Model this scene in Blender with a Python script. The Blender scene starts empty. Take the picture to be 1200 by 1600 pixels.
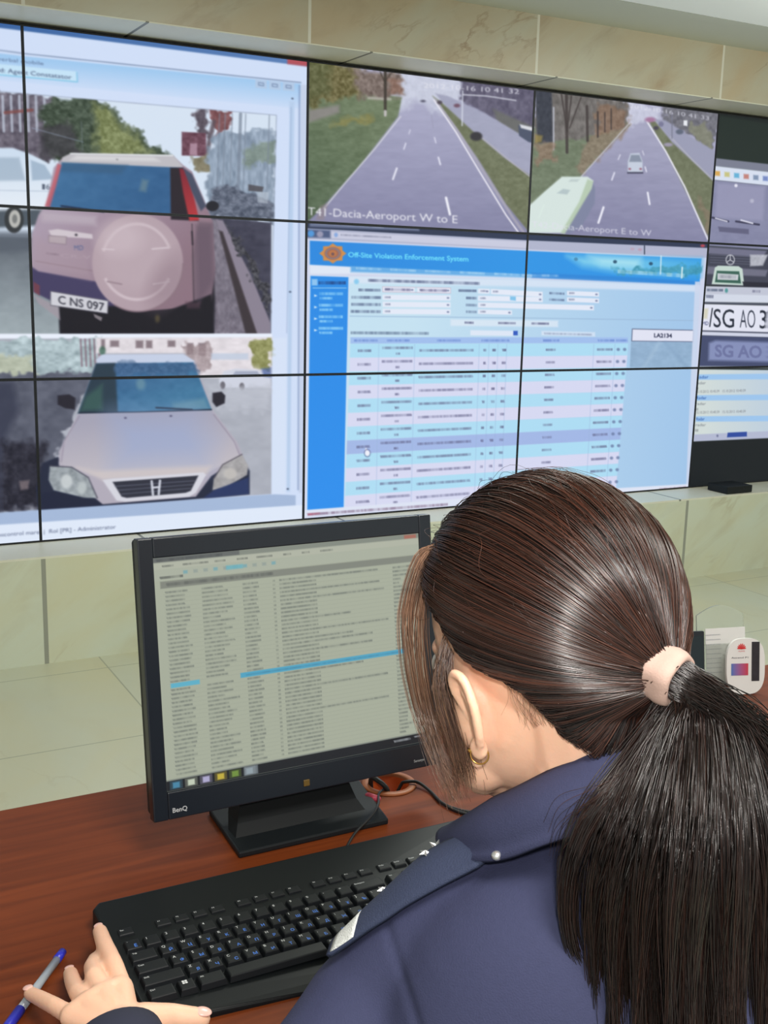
import bpy, bmesh, math, random
import numpy as np
from mathutils import Vector, Matrix
from mathutils.bvhtree import BVHTree

random.seed(7)
rng = np.random.default_rng(7)
scene = bpy.context.scene
COL = scene.collection

# ------------------------------------------------------------------ camera
FPX = 1754.67
CAM = np.array([-0.83453, -4.20256, 1.37822])
RIGHT = np.array([0.87996, -0.47439, 0.02490])
DOWN = np.array([-0.07313, -0.18706, -0.97962])
FWD = np.array([0.46938, 0.86021, -0.19930])
cd = bpy.data.cameras.new('camera')
cam = bpy.data.objects.new('camera', cd)
COL.objects.link(cam)
cd.sensor_fit = 'VERTICAL'
cd.sensor_height = 32.0
cd.lens = FPX * 32.0 / 1600.0
cd.clip_start = 0.05
cam.matrix_world = Matrix(((RIGHT[0], -DOWN[0], -FWD[0], CAM[0]), (RIGHT[1], -DOWN[1], -FWD[1], CAM[1]),
                           (RIGHT[2], -DOWN[2], -FWD[2], CAM[2]), (0, 0, 0, 1)))
scene.camera = cam
scene.view_settings.view_transform = 'Standard'
scene.view_settings.look = 'None'
scene.view_settings.gamma = 1.0
scene.view_settings.exposure = 0.0
scene.view_settings.use_curve_mapping = False

# ------------------------------------------------------------------ world and lights
world = bpy.data.worlds.new('world')
scene.world = world
world.use_nodes = True
bg = world.node_tree.nodes['Background']
bg.inputs[0].default_value = (0.93, 0.98, 0.92, 1)
bg.inputs[1].default_value = 0.62


def area(name, loc, size, power, color=(1, 1, 1), rot=(0, 0, 0), sy=None):
    d = bpy.data.lights.new(name, 'AREA')
    d.energy = power
    d.color = color
    d.shape = 'RECTANGLE'
    d.size = size
    d.size_y = sy or size
    o = bpy.data.objects.new(name, d)
    COL.objects.link(o)
    o.location = loc
    o.rotation_euler = rot
    return o


# fluorescent ceiling fixtures: one row over the desk, one row behind the photographer
area('ceiling_lamp_front', (0.9, -2.0, 2.42), 0.6, 27, (0.96, 1.0, 0.93), sy=0.6)
area('ceiling_lamp_rear', (-0.35, -4.35, 2.42), 0.6, 40, (1.0, 0.97, 0.92), sy=0.6)
area('ceiling_lamp_side', (2.6, -3.6, 2.42), 0.6, 24, (0.97, 1.0, 0.94), sy=0.6)
# unseen point fill, added to brighten the ceiling and the wall of screens
pl = bpy.data.lights.new('ceiling_fill', 'POINT')
pl.energy = 20
pl.color = (0.97, 1.0, 0.94)
pl.shadow_soft_size = 0.15
plo = bpy.data.objects.new('ceiling_fill', pl)
COL.objects.link(plo)
plo.location = (2.9, -1.6, 2.2)
# the camera's own small flash
area('camera_flash', (-0.80, -4.24, 1.47), 0.05, 6.5, (1.0, 0.96, 0.91), rot=(math.radians(76), 0, math.radians(-28)))


# ------------------------------------------------------------------ helpers
def lin(c):
    c = np.asarray(c, float) / 255.0
    return np.where(c <= 0.04045, c / 12.92, ((c + 0.055) / 1.055) ** 2.4)


def P(u, v, d):
    """point of the place seen at photo pixel u,v, d metres deep"""
    return CAM + d * (FWD + (u - 600) / FPX * RIGHT + (v - 800) / FPX * DOWN)


def onZ(u, v, z):
    r = FWD + (u - 600) / FPX * RIGHT + (v - 800) / FPX * DOWN
    return CAM + r * ((z - CAM[2]) / r[2])


def onY(u, v, y):
    r = FWD + (u - 600) / FPX * RIGHT + (v - 800) / FPX * DOWN
    return CAM + r * ((y - CAM[1]) / r[1])


def uvpx(X):
    Y = np.asarray(X) - CAM
    z = Y @ FWD
    return np.stack([600 + FPX * (Y @ RIGHT) / z, 800 + FPX * (Y @ DOWN) / z], -1)


def nodes_of(m):
    return m.node_tree.nodes, m.node_tree.links


def mat(name, rgb, rough=0.5, metal=0.0, spec=0.5, noise=0.0, nscale=60.0, bump=0.0, bscale=300.0, coat=0.0, emit=None, trans=0.0, sss=0.0):
    m = bpy.data.materials.new(name)
    m.use_nodes = True
    n, l = nodes_of(m)
    b = n['Principled BSDF']
    c = tuple(lin(rgb)) + (1,)
    b.inputs['Base Color'].default_value = c
    b.inputs['Roughness'].default_value = rough
    b.inputs['Metallic'].default_value = metal
    b.inputs['Specular IOR Level'].default_value = spec
    b.inputs['Coat Weight'].default_value = coat
    b.inputs['Transmission Weight'].default_value = trans
    if sss:
        b.inputs['Subsurface Weight'].default_value = sss
        b.inputs['Subsurface Radius'].default_value = (1.0, 0.35, 0.2)
        b.inputs['Subsurface Scale'].default_value = 0.006
    tc = n.new('ShaderNodeTexCoord')
    if noise:
        t = n.new('ShaderNodeTexNoise')
        t.inputs['Scale'].default_value = nscale
        t.inputs['Detail'].default_value = 4
        l.new(tc.outputs['Object'], t.inputs['Vector'])
        mx = n.new('ShaderNodeMix')
        mx.data_type = 'RGBA'
        l.new(t.outputs['Fac'], mx.inputs['Factor'])
        mx.inputs['A'].default_value = tuple(x * (1 - noise) for x in c[:3]) + (1,)
        mx.inputs['B'].default_value = tuple(min(1, x * (1 + noise)) for x in c[:3]) + (1,)
        l.new(mx.outputs['Result'], b.inputs['Base Color'])
    if bump:
        t2 = n.new('ShaderNodeTexNoise')
        t2.inputs['Scale'].default_value = bscale
        t2.inputs['Detail'].default_value = 3
        l.new(tc.outputs['Object'], t2.inputs['Vector'])
        bp = n.new('ShaderNodeBump')
        bp.inputs['Strength'].default_value = bump
        bp.inputs['Distance'].default_value = 0.002
        l.new(t2.outputs['Fac'], bp.inputs['Height'])
        l.new(bp.outputs['Normal'], b.inputs['Normal'])
    if emit:
        b.inputs['Emission Color'].default_value = tuple(lin(emit)) + (1,)
        b.inputs['Emission Strength'].default_value = 1.0
    return m


def nmath(n, l, op, a, b=None, clamp=False):
    q = n.new('ShaderNodeMath')
    q.operation = op
    q.use_clamp = clamp
    for i, x in enumerate((a, b)):
        if x is None:
            continue
        if isinstance(x, (int, float)):
            q.inputs[i].default_value = x
        else:
            l.new(x, q.inputs[i])
    return q.outputs[0]


def marble(name, base, warm, vein, x0, pitch, gw, grout, axis_y=None, rough=0.22, vein_amt=0.8):
    """polished stone slabs with thin veins and joints every `pitch` metres"""
    m = bpy.data.materials.new(name)
    m.use_nodes = True
    n, l = nodes_of(m)
    b = n['Principled BSDF']
    b.inputs['Roughness'].default_value = rough
    tc = n.new('ShaderNodeTexCoord')
    sp = n.new('ShaderNodeSeparateXYZ')
    l.new(tc.outputs['Object'], sp.inputs[0])
    idx = nmath(n, l, 'FLOOR', nmath(n, l, 'DIVIDE', nmath(n, l, 'SUBTRACT', sp.outputs['X'], x0), pitch))
    wn = n.new('ShaderNodeTexWhiteNoise')
    wn.noise_dimensions = '1D'
    l.new(idx, wn.inputs['W'])
    off = n.new('ShaderNodeVectorMath')
    off.operation = 'ADD'
    sc = n.new('ShaderNodeVectorMath')
    sc.operation = 'SCALE'
    l.new(wn.outputs['Color'], sc.inputs[0])
    sc.inputs['Scale'].default_value = 7.0
    l.new(tc.outputs['Object'], off.inputs[0])
    l.new(sc.outputs[0], off.inputs[1])

    def noise(scale, detail, dist=0.0):
        t = n.new('ShaderNodeTexNoise')
        t.inputs['Scale'].default_value = scale
        t.inputs['Detail'].default_value = detail
        t.inputs['Distortion'].default_value = dist
        l.new(off.outputs[0], t.inputs['Vector'])
        return t.outputs['Fac']

    def mix(f, A, B):
        mx = n.new('ShaderNodeMix')
        mx.data_type = 'RGBA'
        l.new(f, mx.inputs['Factor'])
        for k, x in (('A', A), ('B', B)):
            if isinstance(x, tuple):
                mx.inputs[k].default_value = x
            else:
                l.new(x, mx.inputs[k])
        return mx.outputs['Result']

    def ramp(f, lo, hi):
        r = n.new('ShaderNodeMapRange')
        r.inputs['From Min'].default_value = lo
        r.inputs['From Max'].default_value = hi
        l.new(f, r.inputs['Value'])
        return r.outputs[0]
    st = n.new('ShaderNodeMapping')
    st.inputs['Rotation'].default_value = (0.15, 0.62, 0.2)
    l.new(off.outputs[0], st.inputs[0])
    st2 = n.new('ShaderNodeMapping')
    st2.inputs['Scale'].default_value = (1.0, 1.0, 2.8)
    l.new(st.outputs[0], st2.inputs[0])

    def streak(scale, detail, dist):
        t = n.new('ShaderNodeTexNoise')
        t.inputs['Scale'].default_value = scale
        t.inputs['Detail'].default_value = detail
        t.inputs['Roughness'].default_value = 0.55
        t.inputs['Distortion'].default_value = dist
        l.new(st2.outputs[0], t.inputs['Vector'])
        return t.outputs['Fac']
    c = mix(ramp(streak(1.5, 6, 0.4), 0.36, 0.68), tuple(lin(base)) + (1,), tuple(lin(warm)) + (1,))
    c = mix(nmath(n, l, 'MULTIPLY', ramp(streak(2.6, 6, 0.8), 0.52, 0.80), vein_amt * 0.5, True), c, tuple(lin(vein)) + (1,))
    v = nmath(n, l, 'ABSOLUTE', nmath(n, l, 'SUBTRACT', streak(1.3, 7, 0.5), 0.5))
    vm = nmath(n, l, 'MULTIPLY', nmath(n, l, 'SUBTRACT', 1.0, ramp(v, 0.0, 0.016)), ramp(noise(2.9, 3), 0.52, 0.70))
    c = mix(nmath(n, l, 'MULTIPLY', vm, vein_amt * 0.6, True), c, tuple(lin(vein)) + (1,))
    # joints
    fr = nmath(n, l, 'FRACT', nmath(n, l, 'DIVIDE', nmath(n, l, 'SUBTRACT', sp.outputs['X'], x0 - gw / 2), pitch))
    g = nmath(n, l, 'LESS_THAN', fr, gw / pitch)
    if axis_y is not None:
        y0, py = axis_y
        fy = nmath(n, l, 'FRACT', nmath(n, l, 'DIVIDE', nmath(n, l, 'SUBTRACT', sp.outputs['Y'], y0 - gw / 2), py))
        g = nmath(n, l, 'MAXIMUM', g, nmath(n, l, 'LESS_THAN', fy, gw / py))
    c = mix(g, c, tuple(lin(grout)) + (1,))
    l.new(c, b.inputs['Base Color'])
    return m


def link(o, parent=None):
    COL.objects.link(o)
    if parent is not None:
        o.parent = parent
        o.matrix_parent_inverse = parent.matrix_world.inverted()
    return o


def tag(o, label=None, cat=None, group=None, kind=None):
    for k, v in (('label', label), ('category', cat), ('group', group), ('kind', kind)):
        if v:
            o[k] = v
    return o


def empty(name, loc=(0, 0, 0), rz=0.0):
    o = bpy.data.objects.new(name, None)
    o.empty_display_size = 0.05
    o.location = loc
    o.rotation_euler = (0, 0, rz)
    COL.objects.link(o)
    bpy.context.view_layer.update()
    return o


def obj(name, bm, m, parent=None, smooth=False):
    """bm in world coordinates (or the parent's own when the parent sits at the origin)"""
    me = bpy.data.meshes.new(name)
    bmesh.ops.recalc_face_normals(bm, faces=bm.faces)
    bm.to_mesh(me)
    bm.free()
    if smooth:
        for p in me.polygons:
            p.use_smooth = True
    for mm in (m if isinstance(m, (list, tuple)) else [m]):
        me.materials.append(mm)
    return link(bpy.data.objects.new(name, me), parent)


def npmesh(name, verts, faces, m, parent=None, smooth=True, cols=None):
    """faces: (F,k) array"""
    verts = np.asarray(verts, np.float32)
    faces = np.asarray(faces, np.int32)
    me = bpy.data.meshes.new(name)
    me.vertices.add(len(verts))
    me.vertices.foreach_set('co', verts.ravel())
    k = faces.shape[1]
    me.loops.add(faces.size)
    me.loops.foreach_set('vertex_index', faces.ravel())
    me.polygons.add(len(faces))
    me.polygons.foreach_set('loop_start', np.arange(0, faces.size, k, dtype=np.int32))
    me.polygons.foreach_set('use_smooth', np.full(len(faces), smooth, bool))
    if cols is not None:
        a = me.color_attributes.new('paint', 'FLOAT_COLOR', 'POINT')
        c4 = np.ones((len(verts), 4), np.float32)
        c4[:, :3] = cols
        a.data.foreach_set('color', c4.ravel())
    me.update(calc_edges=True)
    me.validate()
    me.materials.append(m)
    return link(bpy.data.objects.new(name, me), parent)


def box(bm, x0, x1, y0, y1, z0, z1, M=None, bev=0.0, mi=0, seg=2):
    vs = [bm.verts.new((x, y, z)) for x in (x0, x1) for y in (y0, y1) for z in (z0, z1)]
    fs = [bm.faces.new([vs[i] for i in q]) for q in ((0, 1, 3, 2), (4, 6, 7, 5), (0, 4, 5, 1), (2, 3, 7, 6), (0, 2, 6, 4), (1, 5, 7, 3))]
    geo = list(vs)
    if bev:
        es = list({e for f in fs for e in f.edges})
        r = bmesh.ops.bevel(bm, geom=es, offset=bev, segments=seg, profile=0.5, affect='EDGES')
        geo = list({v for f in r['faces'] for v in f.verts} | {v for v in vs if v.is_valid})
        for f in {f for v in geo for f in v.link_faces}:
            f.material_index = mi
    else:
        for f in fs:
            f.material_index = mi
    if M is not None:
        for v in geo:
            v.co = M @ v.co
    return geo


def poly_prism(bm, pts, n, depth, mi=0):
    """closed outline pts (3-D) pushed by n*depth"""
    a = [bm.verts.new(p) for p in pts]
    b = [bm.verts.new(Vector(p) + Vector(n) * depth) for p in pts]
    k = len(pts)
    fs = [bm.faces.new(a), bm.faces.new(b[::-1])]
    for i in range(k):
        fs.append(bm.faces.new([a[i], a[(i + 1) % k], b[(i + 1) % k], b[i]]))
    for f in fs:
        f.material_index = mi


def sphere(bm, c, r, M=None, sub=3):
    g = bmesh.ops.create_icosphere(bm, subdivisions=sub, radius=1.0)
    r = (r, r, r) if isinstance(r, (int, float)) else r
    T = Matrix.Diagonal((r[0], r[1], r[2], 1))
    if M is not None:
        T = M.to_4x4() @ T
    T = Matrix.Translation(Vector(c)) @ T
    bmesh.ops.transform(bm, matrix=T, verts=g['verts'])


def capsule(bm, a, b, ra, rb, sub=2, seg=16):
    a, b = Vector(a), Vector(b)
    d = b - a
    L = max(d.length, 1e-6)
    q = d.to_track_quat('Z', 'Y').to_matrix().to_4x4()
    g = bmesh.ops.create_cone(bm, cap_ends=True, segments=seg, radius1=ra, radius2=rb, depth=L)
    bmesh.ops.transform(bm, matrix=Matrix.Translation((a + b) / 2) @ q, verts=g['verts'])
    sphere(bm, a, ra, sub=sub)
    sphere(bm, b, rb, sub=sub)


def chain(bm, pts, rad):
    for i in range(len(pts) - 1):
        capsule(bm, pts[i], pts[i + 1], rad[i], rad[i + 1])


def remeshed(name, bm, m, vox, smooth_it, parent=None, fac=0.5):
    me = bpy.data.meshes.new('raw')
    bm.to_mesh(me)
    bm.free()
    o = bpy.data.objects.new('raw', me)
    COL.objects.link(o)
    r = o.modifiers.new('r', 'REMESH')
    r.mode = 'VOXEL'
    r.voxel_size = vox
    r.use_smooth_shade = True
    if smooth_it:
        s = o.modifiers.new('s', 'SMOOTH')
        s.factor = fac
        s.iterations = smooth_it
    dg = bpy.context.evaluated_depsgraph_get()
    new = bpy.data.meshes.new_from_object(o.evaluated_get(dg))
    new.name = name
    bpy.data.objects.remove(o)
    bpy.data.meshes.remove(me)
    new.materials.clear()
    for mm in (m if isinstance(m, (list, tuple)) else [m]):
        new.materials.append(mm)
    for p in new.polygons:
        p.use_smooth = True
    return link(bpy.data.objects.new(name, new), parent)


def tubes(paths, rads, sides=3):
    """paths (M,K,3), rads (M,K) -> verts, quads"""
    paths = np.asarray(paths, float)
    M_, K, _ = paths.shape
    t = np.gradient(paths, axis=1)
    t /= np.linalg.norm(t, axis=2, keepdims=True) + 1e-12
    ref = np.array([0.313, 0.211, 0.926])
    n1 = np.cross(t, ref)
    n1 /= np.linalg.norm(n1, axis=2, keepdims=True) + 1e-9
    n2 = np.cross(t, n1)
    V = []
    for k in range(sides):
        a = 2 * math.pi * k / sides
        V.append(paths + (n1 * math.cos(a) + n2 * math.sin(a)) * np.asarray(rads)[:, :, None])
    V = np.stack(V, 2)  # M,K,S,3
    idx = np.arange(M_ * K * sides).reshape(M_, K, sides)
    q = []
    for s in range(sides):
        s2 = (s + 1) % sides
        q.append(np.stack([idx[:, :-1, s], idx[:, :-1, s2], idx[:, 1:, s2], idx[:, 1:, s]], -1).reshape(-1, 4))
    return V.reshape(-1, 3), np.concatenate(q)


def catmull(pts, n=40):
    p = np.asarray(pts, float)
    p = np.vstack([2 * p[0] - p[1], p, 2 * p[-1] - p[-2]])
    out = []
    segs = len(p) - 3
    for t in np.linspace(0, segs - 1e-6, n):
        i = int(t)
        u = t - i
        a, b, c, d = p[i:i + 4]
        out.append(0.5 * ((2 * b) + (-a + c) * u + (2 * a - 5 * b + 4 * c - d) * u * u + (-a + 3 * b - 3 * c + d) * u ** 3))
    return np.array(out)


def tube_obj(name, pts, r, m, parent=None, n=40, sides=10):
    c = catmull(pts, n)
    V, Q = tubes(c[None], np.full((1, len(c)), r), sides)
    # close both ends
    return npmesh(name, V, Q, m, parent)


def text_tris(s, bold=0.0):
    cu = bpy.data.curves.new('t', 'FONT')
    cu.body = s
    cu.offset = bold
    cu.resolution_u = 3
    o = bpy.data.objects.new('t', cu)
    COL.objects.link(o)
    dg = bpy.context.evaluated_depsgraph_get()
    e = o.evaluated_get(dg)
    me = e.to_mesh()
    me.calc_loop_triangles()
    v = np.zeros(len(me.vertices) * 3)
    me.vertices.foreach_get('co', v)
    t = np.zeros(len(me.loop_triangles) * 3, np.int32)
    me.loop_triangles.foreach_get('vertices', t)
    e.to_mesh_clear()
    bpy.data.objects.remove(o)
    bpy.data.curves.remove(cu)
    return v.reshape(-1, 3)[:, :2], t.reshape(-1, 3)


_TX = {}


def text_cached(s, bold=0.0):
    k = (s, bold)
    if k not in _TX:
        _TX[k] = text_tris(s, bold)
    return _TX[k]


def add_text(bm, s, org, ex, ey, h, mi=0, width=None, lift=None, bold=0.0):
    """lettering as thin faces; org = baseline start, ex/ey unit vectors, h = cap height"""
    v, t = text_cached(s, bold)
    if not len(v):
        return
    k = h / 0.729
    kx = k if width is None else width / max(1e-6, v[:, 0].max() - v[:, 0].min())
    x0 = v[:, 0].min()
    org, ex, ey = Vector(org), Vector(ex), Vector(ey)
    vs = [bm.verts.new(org + ex * ((a - x0) * kx) + ey * (b * k)) for a, b in v]
    for a, b, c in t:
        try:
            f = bm.faces.new((vs[a], vs[b], vs[c]))
            f.material_index = mi
        except ValueError:
            pass


# ------------------------------------------------------------------ materials
M_LOW = marble('marble_lower', (208, 214, 196), (208, 207, 178), (172, 158, 122), -0.04, 1.013, 0.016, (150, 152, 140), rough=0.3, vein_amt=0.7)
M_UP = marble('marble_upper', (188, 183, 162), (186, 168, 138), (146, 118, 90), 0.974, 1.013, 0.012, (216, 212, 196), rough=0.3, vein_amt=1.15)
M_REVEAL = marble('marble_reveal', (222, 222, 206), (222, 216, 196), (180, 170, 144), 0.37, 0.86, 0.012, (120, 120, 108), rough=0.42, vein_amt=0.3)
M_FLOOR = marble('marble_floor', (196, 198, 178), (200, 196, 166), (168, 154, 118), 0.148, 1.0, 0.005, (158, 160, 140), axis_y=(-1.01, 0.65), rough=0.35, vein_amt=0.3)
M_CEIL = mat('ceiling_paint', (196, 198, 186), 0.8)
M_CEILB = mat('ceiling_panel_white', (250, 252, 250), 0.7)
M_GAP = mat('ceiling_joint', (105, 105, 92), 0.8)
M_NICHE = mat('niche_back', (40, 42, 40), 0.8)
M_BEZEL = mat('screen_bezel', (20, 24, 34), 0.5)
M_BLACK = mat('black_plastic', (20, 24, 27), 0.5, spec=0.3)
M_BLACKG = mat('black_gloss', (24, 29, 37), 0.3)
M_GREYT = mat('grey_print', (170, 172, 175), 0.6)
M_WHITE = mat('white_plastic', (226, 226, 222), 0.4)
M_SILVER = mat('silver_metal', (205, 205, 205), 0.35, 0.8)
M_GOLD = mat('gold_metal', (215, 165, 90), 0.25, 1.0)


def wood_mat():
    m = bpy.data.materials.new('desk_veneer')
    m.use_nodes = True
    n, l = nodes_of(m)
    b = n['Principled BSDF']
    b.inputs['Roughness'].default_value = 0.42
    b.inputs['Specular IOR Level'].default_value = 0.22
    tc = n.new('ShaderNodeTexCoord')
    mp = n.new('ShaderNodeMapping')
    mp.inputs['Scale'].default_value = (1.6, 26, 26)
    l.new(tc.outputs['Object'], mp.inputs[0])
    t = n.new('ShaderNodeTexNoise')
    t.inputs['Scale'].default_value = 2.2
    t.inputs['Detail'].default_value = 7
    t.inputs['Distortion'].default_value = 0.5
    l.new(mp.outputs[0], t.inputs['Vector'])
    r = n.new('ShaderNodeValToRGB')
    r.color_ramp.elements[0].position = 0.3
    r.color_ramp.elements[0].color = tuple(lin((88, 38, 14))) + (1,)
    r.color_ramp.elements[1].position = 0.72
    r.color_ramp.elements[1].color = tuple(lin((120, 56, 23))) + (1,)
    l.new(t.outputs['Fac'], r.inputs[0])
    l.new(r.outputs[0], b.inputs['Base Color'])
    return m


M_WOOD = wood_mat()


def screen_mat(name, rough=0.5, spec=0.15):
    m = bpy.data.materials.new(name)
    m.use_nodes = True
    n, l = nodes_of(m)
    b = n['Principled BSDF']
    a = n.new('ShaderNodeVertexColor')
    a.layer_name = 'paint'
    b.inputs['Base Color'].default_value = (0.01, 0.01, 0.012, 1)
    b.inputs['Roughness'].default_value = rough
    b.inputs['Specular IOR Level'].default_value = spec
    l.new(a.outputs['Color'], b.inputs['Emission Color'])
    b.inputs['Emission Strength'].default_value = 1.0
    return m


M_SCREEN = screen_mat('lit_screen')
M_MONSCR = screen_mat('lit_monitor', 0.35, 0.3)

# ------------------------------------------------------------------ room shell
WALL_Y = -0.23
TOPZ, BOTZ = 2.2155, 0.402


def simple_box(name, x0, x1, y0, y1, z0, z1, m, kind='structure', bev=0.0):
    bm = bmesh.new()
    box(bm, x0, x1, y0, y1, z0, z1, bev=bev)
    o = obj(name, bm, m)
    if kind:
        o['kind'] = kind
    return o


XL, XR = -3.2, 7.2
simple_box('floor', XL, XR, -6.2, 0.2, -0.1, 0.0, M_FLOOR)
simple_box('wall_back_lower', XL, XR, WALL_Y, 0.14, 0.0, BOTZ - 0.012, M_LOW)
simple_box('wall_back_upper', XL, XR, WALL_Y, 0.14, TOPZ + 0.015, 2.456, M_UP)
simple_box('trim_1', XL, XR, WALL_Y, 0.14, TOPZ + 0.011, TOPZ + 0.015, M_REVEAL)
simple_box('trim_2', XL, XR, WALL_Y, 0.14, BOTZ - 0.012, BOTZ - 0.004, M_REVEAL)
simple_box('wall_back_niche', XL, XR, 0.14, 0.2, 0.0, 2.6, M_NICHE)
# ceiling: a band by the wall, a joint, a narrow strip, a joint, then white panels
simple_box('ceiling', XL, XR, -6.2, 0.2, 2.476, 2.56, M_CEIL)
simple_box('trim_3', XL, XR, -0.515, WALL_Y - 0.0, 2.456, 2.476, M_CEIL)
simple_box('trim_4', XL, XR, -0.60, -0.525, 2.452, 2.476, M_CEIL)
simple_box('trim_5', XL, XR, -1.8, -0.612, 2.450, 2.476, M_CEILB)
simple_box('trim_6', XL, XR, -0.613, -0.513, 2.468, 2.476, M_GAP)


# ------------------------------------------------------------------ painting of lit screens (colours of the picture shown on each screen)
def vnoise(x, y, seed=0):
    xi, yi = np.floor(x).astype(np.int64), np.floor(y).astype(np.int64)
    fx, fy = x - xi, y - yi
    fx, fy = fx * fx * (3 - 2 * fx), fy * fy * (3 - 2 * fy)

    def h(a, b):
        n = (a * 374761393 + b * 668265263 + seed * 974634777) & 0x7fffffff
        n = ((n ^ (n >> 13)) * 1274126177) & 0x7fffffff
        return ((n ^ (n >> 16)) & 0xffff) / 65535.0
    return (h(xi, yi) * (1 - fx) + h(xi + 1, yi) * fx) * (1 - fy) + (h(xi, yi + 1) * (1 - fx) + h(xi + 1, yi + 1) * fx) * fy


class Paint:
    def __init__(s, pts, base=(20, 24, 32)):
        s.p = pts
        s.c = np.tile(np.asarray(base, float), (len(pts), 1))
        s.lo, s.hi = pts.min(0), pts.max(0)

    def sel(s, lo, hi):
        if lo[0] > s.hi[0] or hi[0] < s.lo[0] or lo[1] > s.hi[1] or hi[1] < s.lo[1]:
            return None
        i = np.nonzero((s.p[:, 0] >= lo[0]) & (s.p[:, 0] <= hi[0]) & (s.p[:, 1] >= lo[1]) & (s.p[:, 1] <= hi[1]))[0]
        return i if len(i) else None

    def blend(s, i, a, col):
        s.c[i] += a[:, None] * (np.asarray(col, float) - s.c[i])

    def cover(s, poly, i, soft, rough=False):
        p = s.p[i]
        if rough:
            p = p + np.stack([vnoise(p[:, 0] / 5, p[:, 1] / 5, 31) - .5 + (vnoise(p[:, 0] / 12, p[:, 1] / 12, 33) - .5) * 1.6, vnoise(p[:, 0] / 5, p[:, 1] / 5, 32) - .5 + (vnoise(p[:, 0] / 12, p[:, 1] / 12, 34) - .5) * 1.6], -1) * 7
        inside = np.zeros(len(p), bool)
        dist = np.full(len(p), 1e9)
        k = len(poly)
        for j in range(k):
            a, b = poly[j], poly[(j + 1) % k]
            e = b - a
            w = p - a
            t = np.clip((w @ e) / max(1e-9, e @ e), 0, 1)
            d = np.hypot(*(w - t[:, None] * e).T)
            dist = np.minimum(dist, d)
            c = ((a[1] > p[:, 1]) != (b[1] > p[:, 1]))
            with np.errstate(divide='ignore', invalid='ignore'):
                xx = (b[0] - a[0]) * (p[:, 1] - a[1]) / (b[1] - a[1]) + a[0]
            inside ^= c & (p[:, 0] < xx)
        sd = np.where(inside, -dist, dist)
        return np.clip(0.5 - sd / soft, 0, 1)

    def poly(s, pts, col, alpha=1.0, soft=1.6, col2=None, axis=None, noise=None):
        q = np.asarray(pts, float)
        i = s.sel(q.min(0) - soft, q.max(0) + soft)
        if i is None:
            return
        a = s.cover(q, i, soft, noise is not None and soft >= 3.9) * alpha
        col = np.asarray(col, float)
        if col2 is not None:
            A, B = (np.asarray(x, float) for x in axis)
            e = B - A
            t = np.clip(((s.p[i] - A) @ e) / (e @ e), 0, 1)[:, None]
            col = col * (1 - t) + np.asarray(col2, float) * t
        if noise is not None:
            amp, sx, sy, seed = noise
            nn = 0.6 * vnoise(s.p[i, 0] / sx, s.p[i, 1] / sy, seed) + 0.4 * vnoise(s.p[i, 0] / sx * 2.3, s.p[i, 1] / sy * 2.3, seed + 9)
            col = col + ((nn - 0.5) * 2 * amp)[:, None]
        s.blend(i, a, col)

    def ell(s, c, r, col, alpha=1.0, soft=1.6, ring=None, rot=0.0, arc=None):
        c = np.asarray(c, float)
        m = max(r) + soft + 2
        i = s.sel(c - m, c + m)
        if i is None:
            return
        d = s.p[i] - c
        if rot:
            cs, sn = math.cos(rot), math.sin(rot)
            d = np.stack([d[:, 0] * cs + d[:, 1] * sn, -d[:, 0] * sn + d[:, 1] * cs], -1)
        rr = np.hypot(d[:, 0] / r[0], d[:, 1] / r[1])
        sd = (rr - 1) * min(r)
        if ring:
            sd = np.abs(sd) - ring / 2
        a = np.clip(0.5 - sd / soft, 0, 1) * alpha
        if arc:
            an = np.degrees(np.arctan2(d[:, 1], d[:, 0])) % 360
            a = a * ((an >= arc[0]) & (an <= arc[1]))
        s.blend(i, a, col)

    def line(s, pts, w, col, alpha=1.0, soft=1.3):
        q = np.asarray(pts, float)
        i = s.sel(q.min(0) - w - soft, q.max(0) + w + soft)
        if i is None:
            return
        p = s.p[i]
        dist = np.full(len(p), 1e9)
        for a, b in zip(q[:-1], q[1:]):
            e = b - a
            ww = p - a
            t = np.clip((ww @ e) / max(1e-9, e @ e), 0, 1)
            dist = np.minimum(dist, np.hypot(*(ww - t[:, None] * e).T))
        s.blend(i, np.clip(0.5 - (dist - w / 2) / soft, 0, 1) * alpha, col)

    def dash(s, p0, p1, h, col, alpha=0.6, seed=0, freq=3.0):
        """an illegible row of small type"""
        p0, p1 = np.asarray(p0, float), np.asarray(p1, float)
        e = p1 - p0
        L = np.hypot(*e)
        i = s.sel(np.minimum(p0, p1) - h, np.maximum(p0, p1) + h)
        if i is None:
            return
        w = s.p[i] - p0
        t = (w @ e) / L
        d = np.abs(w @ np.array([-e[1], e[0]]) / L)
        a = np.clip(0.5 - (d - h / 2) / 1.2, 0, 1) * ((t >= 0) & (t <= L))
        nn = vnoise(t / freq, np.zeros_like(t), seed) * 0.6 + 0.4 * vnoise(t / freq * 0.37, np.zeros_like(t), seed + 5)
        s.blend(i, a * alpha * (.34 + .5 * np.clip((nn - 0.2) * 1.9, 0, 1)), col)

    def text(s, st, p0, p1, h, col, alpha=1.0, bold=0.0, up=None):
        """baseline p0 -> p1, capital height h px"""
        p0, p1 = np.asarray(p0, float), np.asarray(p1, float)
        e = p1 - p0
        upv = np.array([0, -1.0]) if up is None else np.asarray(up, float)
        i = s.sel(np.minimum(p0, p1) - h * 1.7, np.maximum(p0, p1) + h * 1.7)
        if i is None:
            return
        v, t = text_cached(st, bold)
        x0, x1 = v[:, 0].min(), v[:, 0].max()
        q = p0 + ((v[:, :1] - x0) / (x1 - x0)) * e + v[:, 1:2] / 0.729 * h * upv
        acc = np.zeros(len(i))
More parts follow.
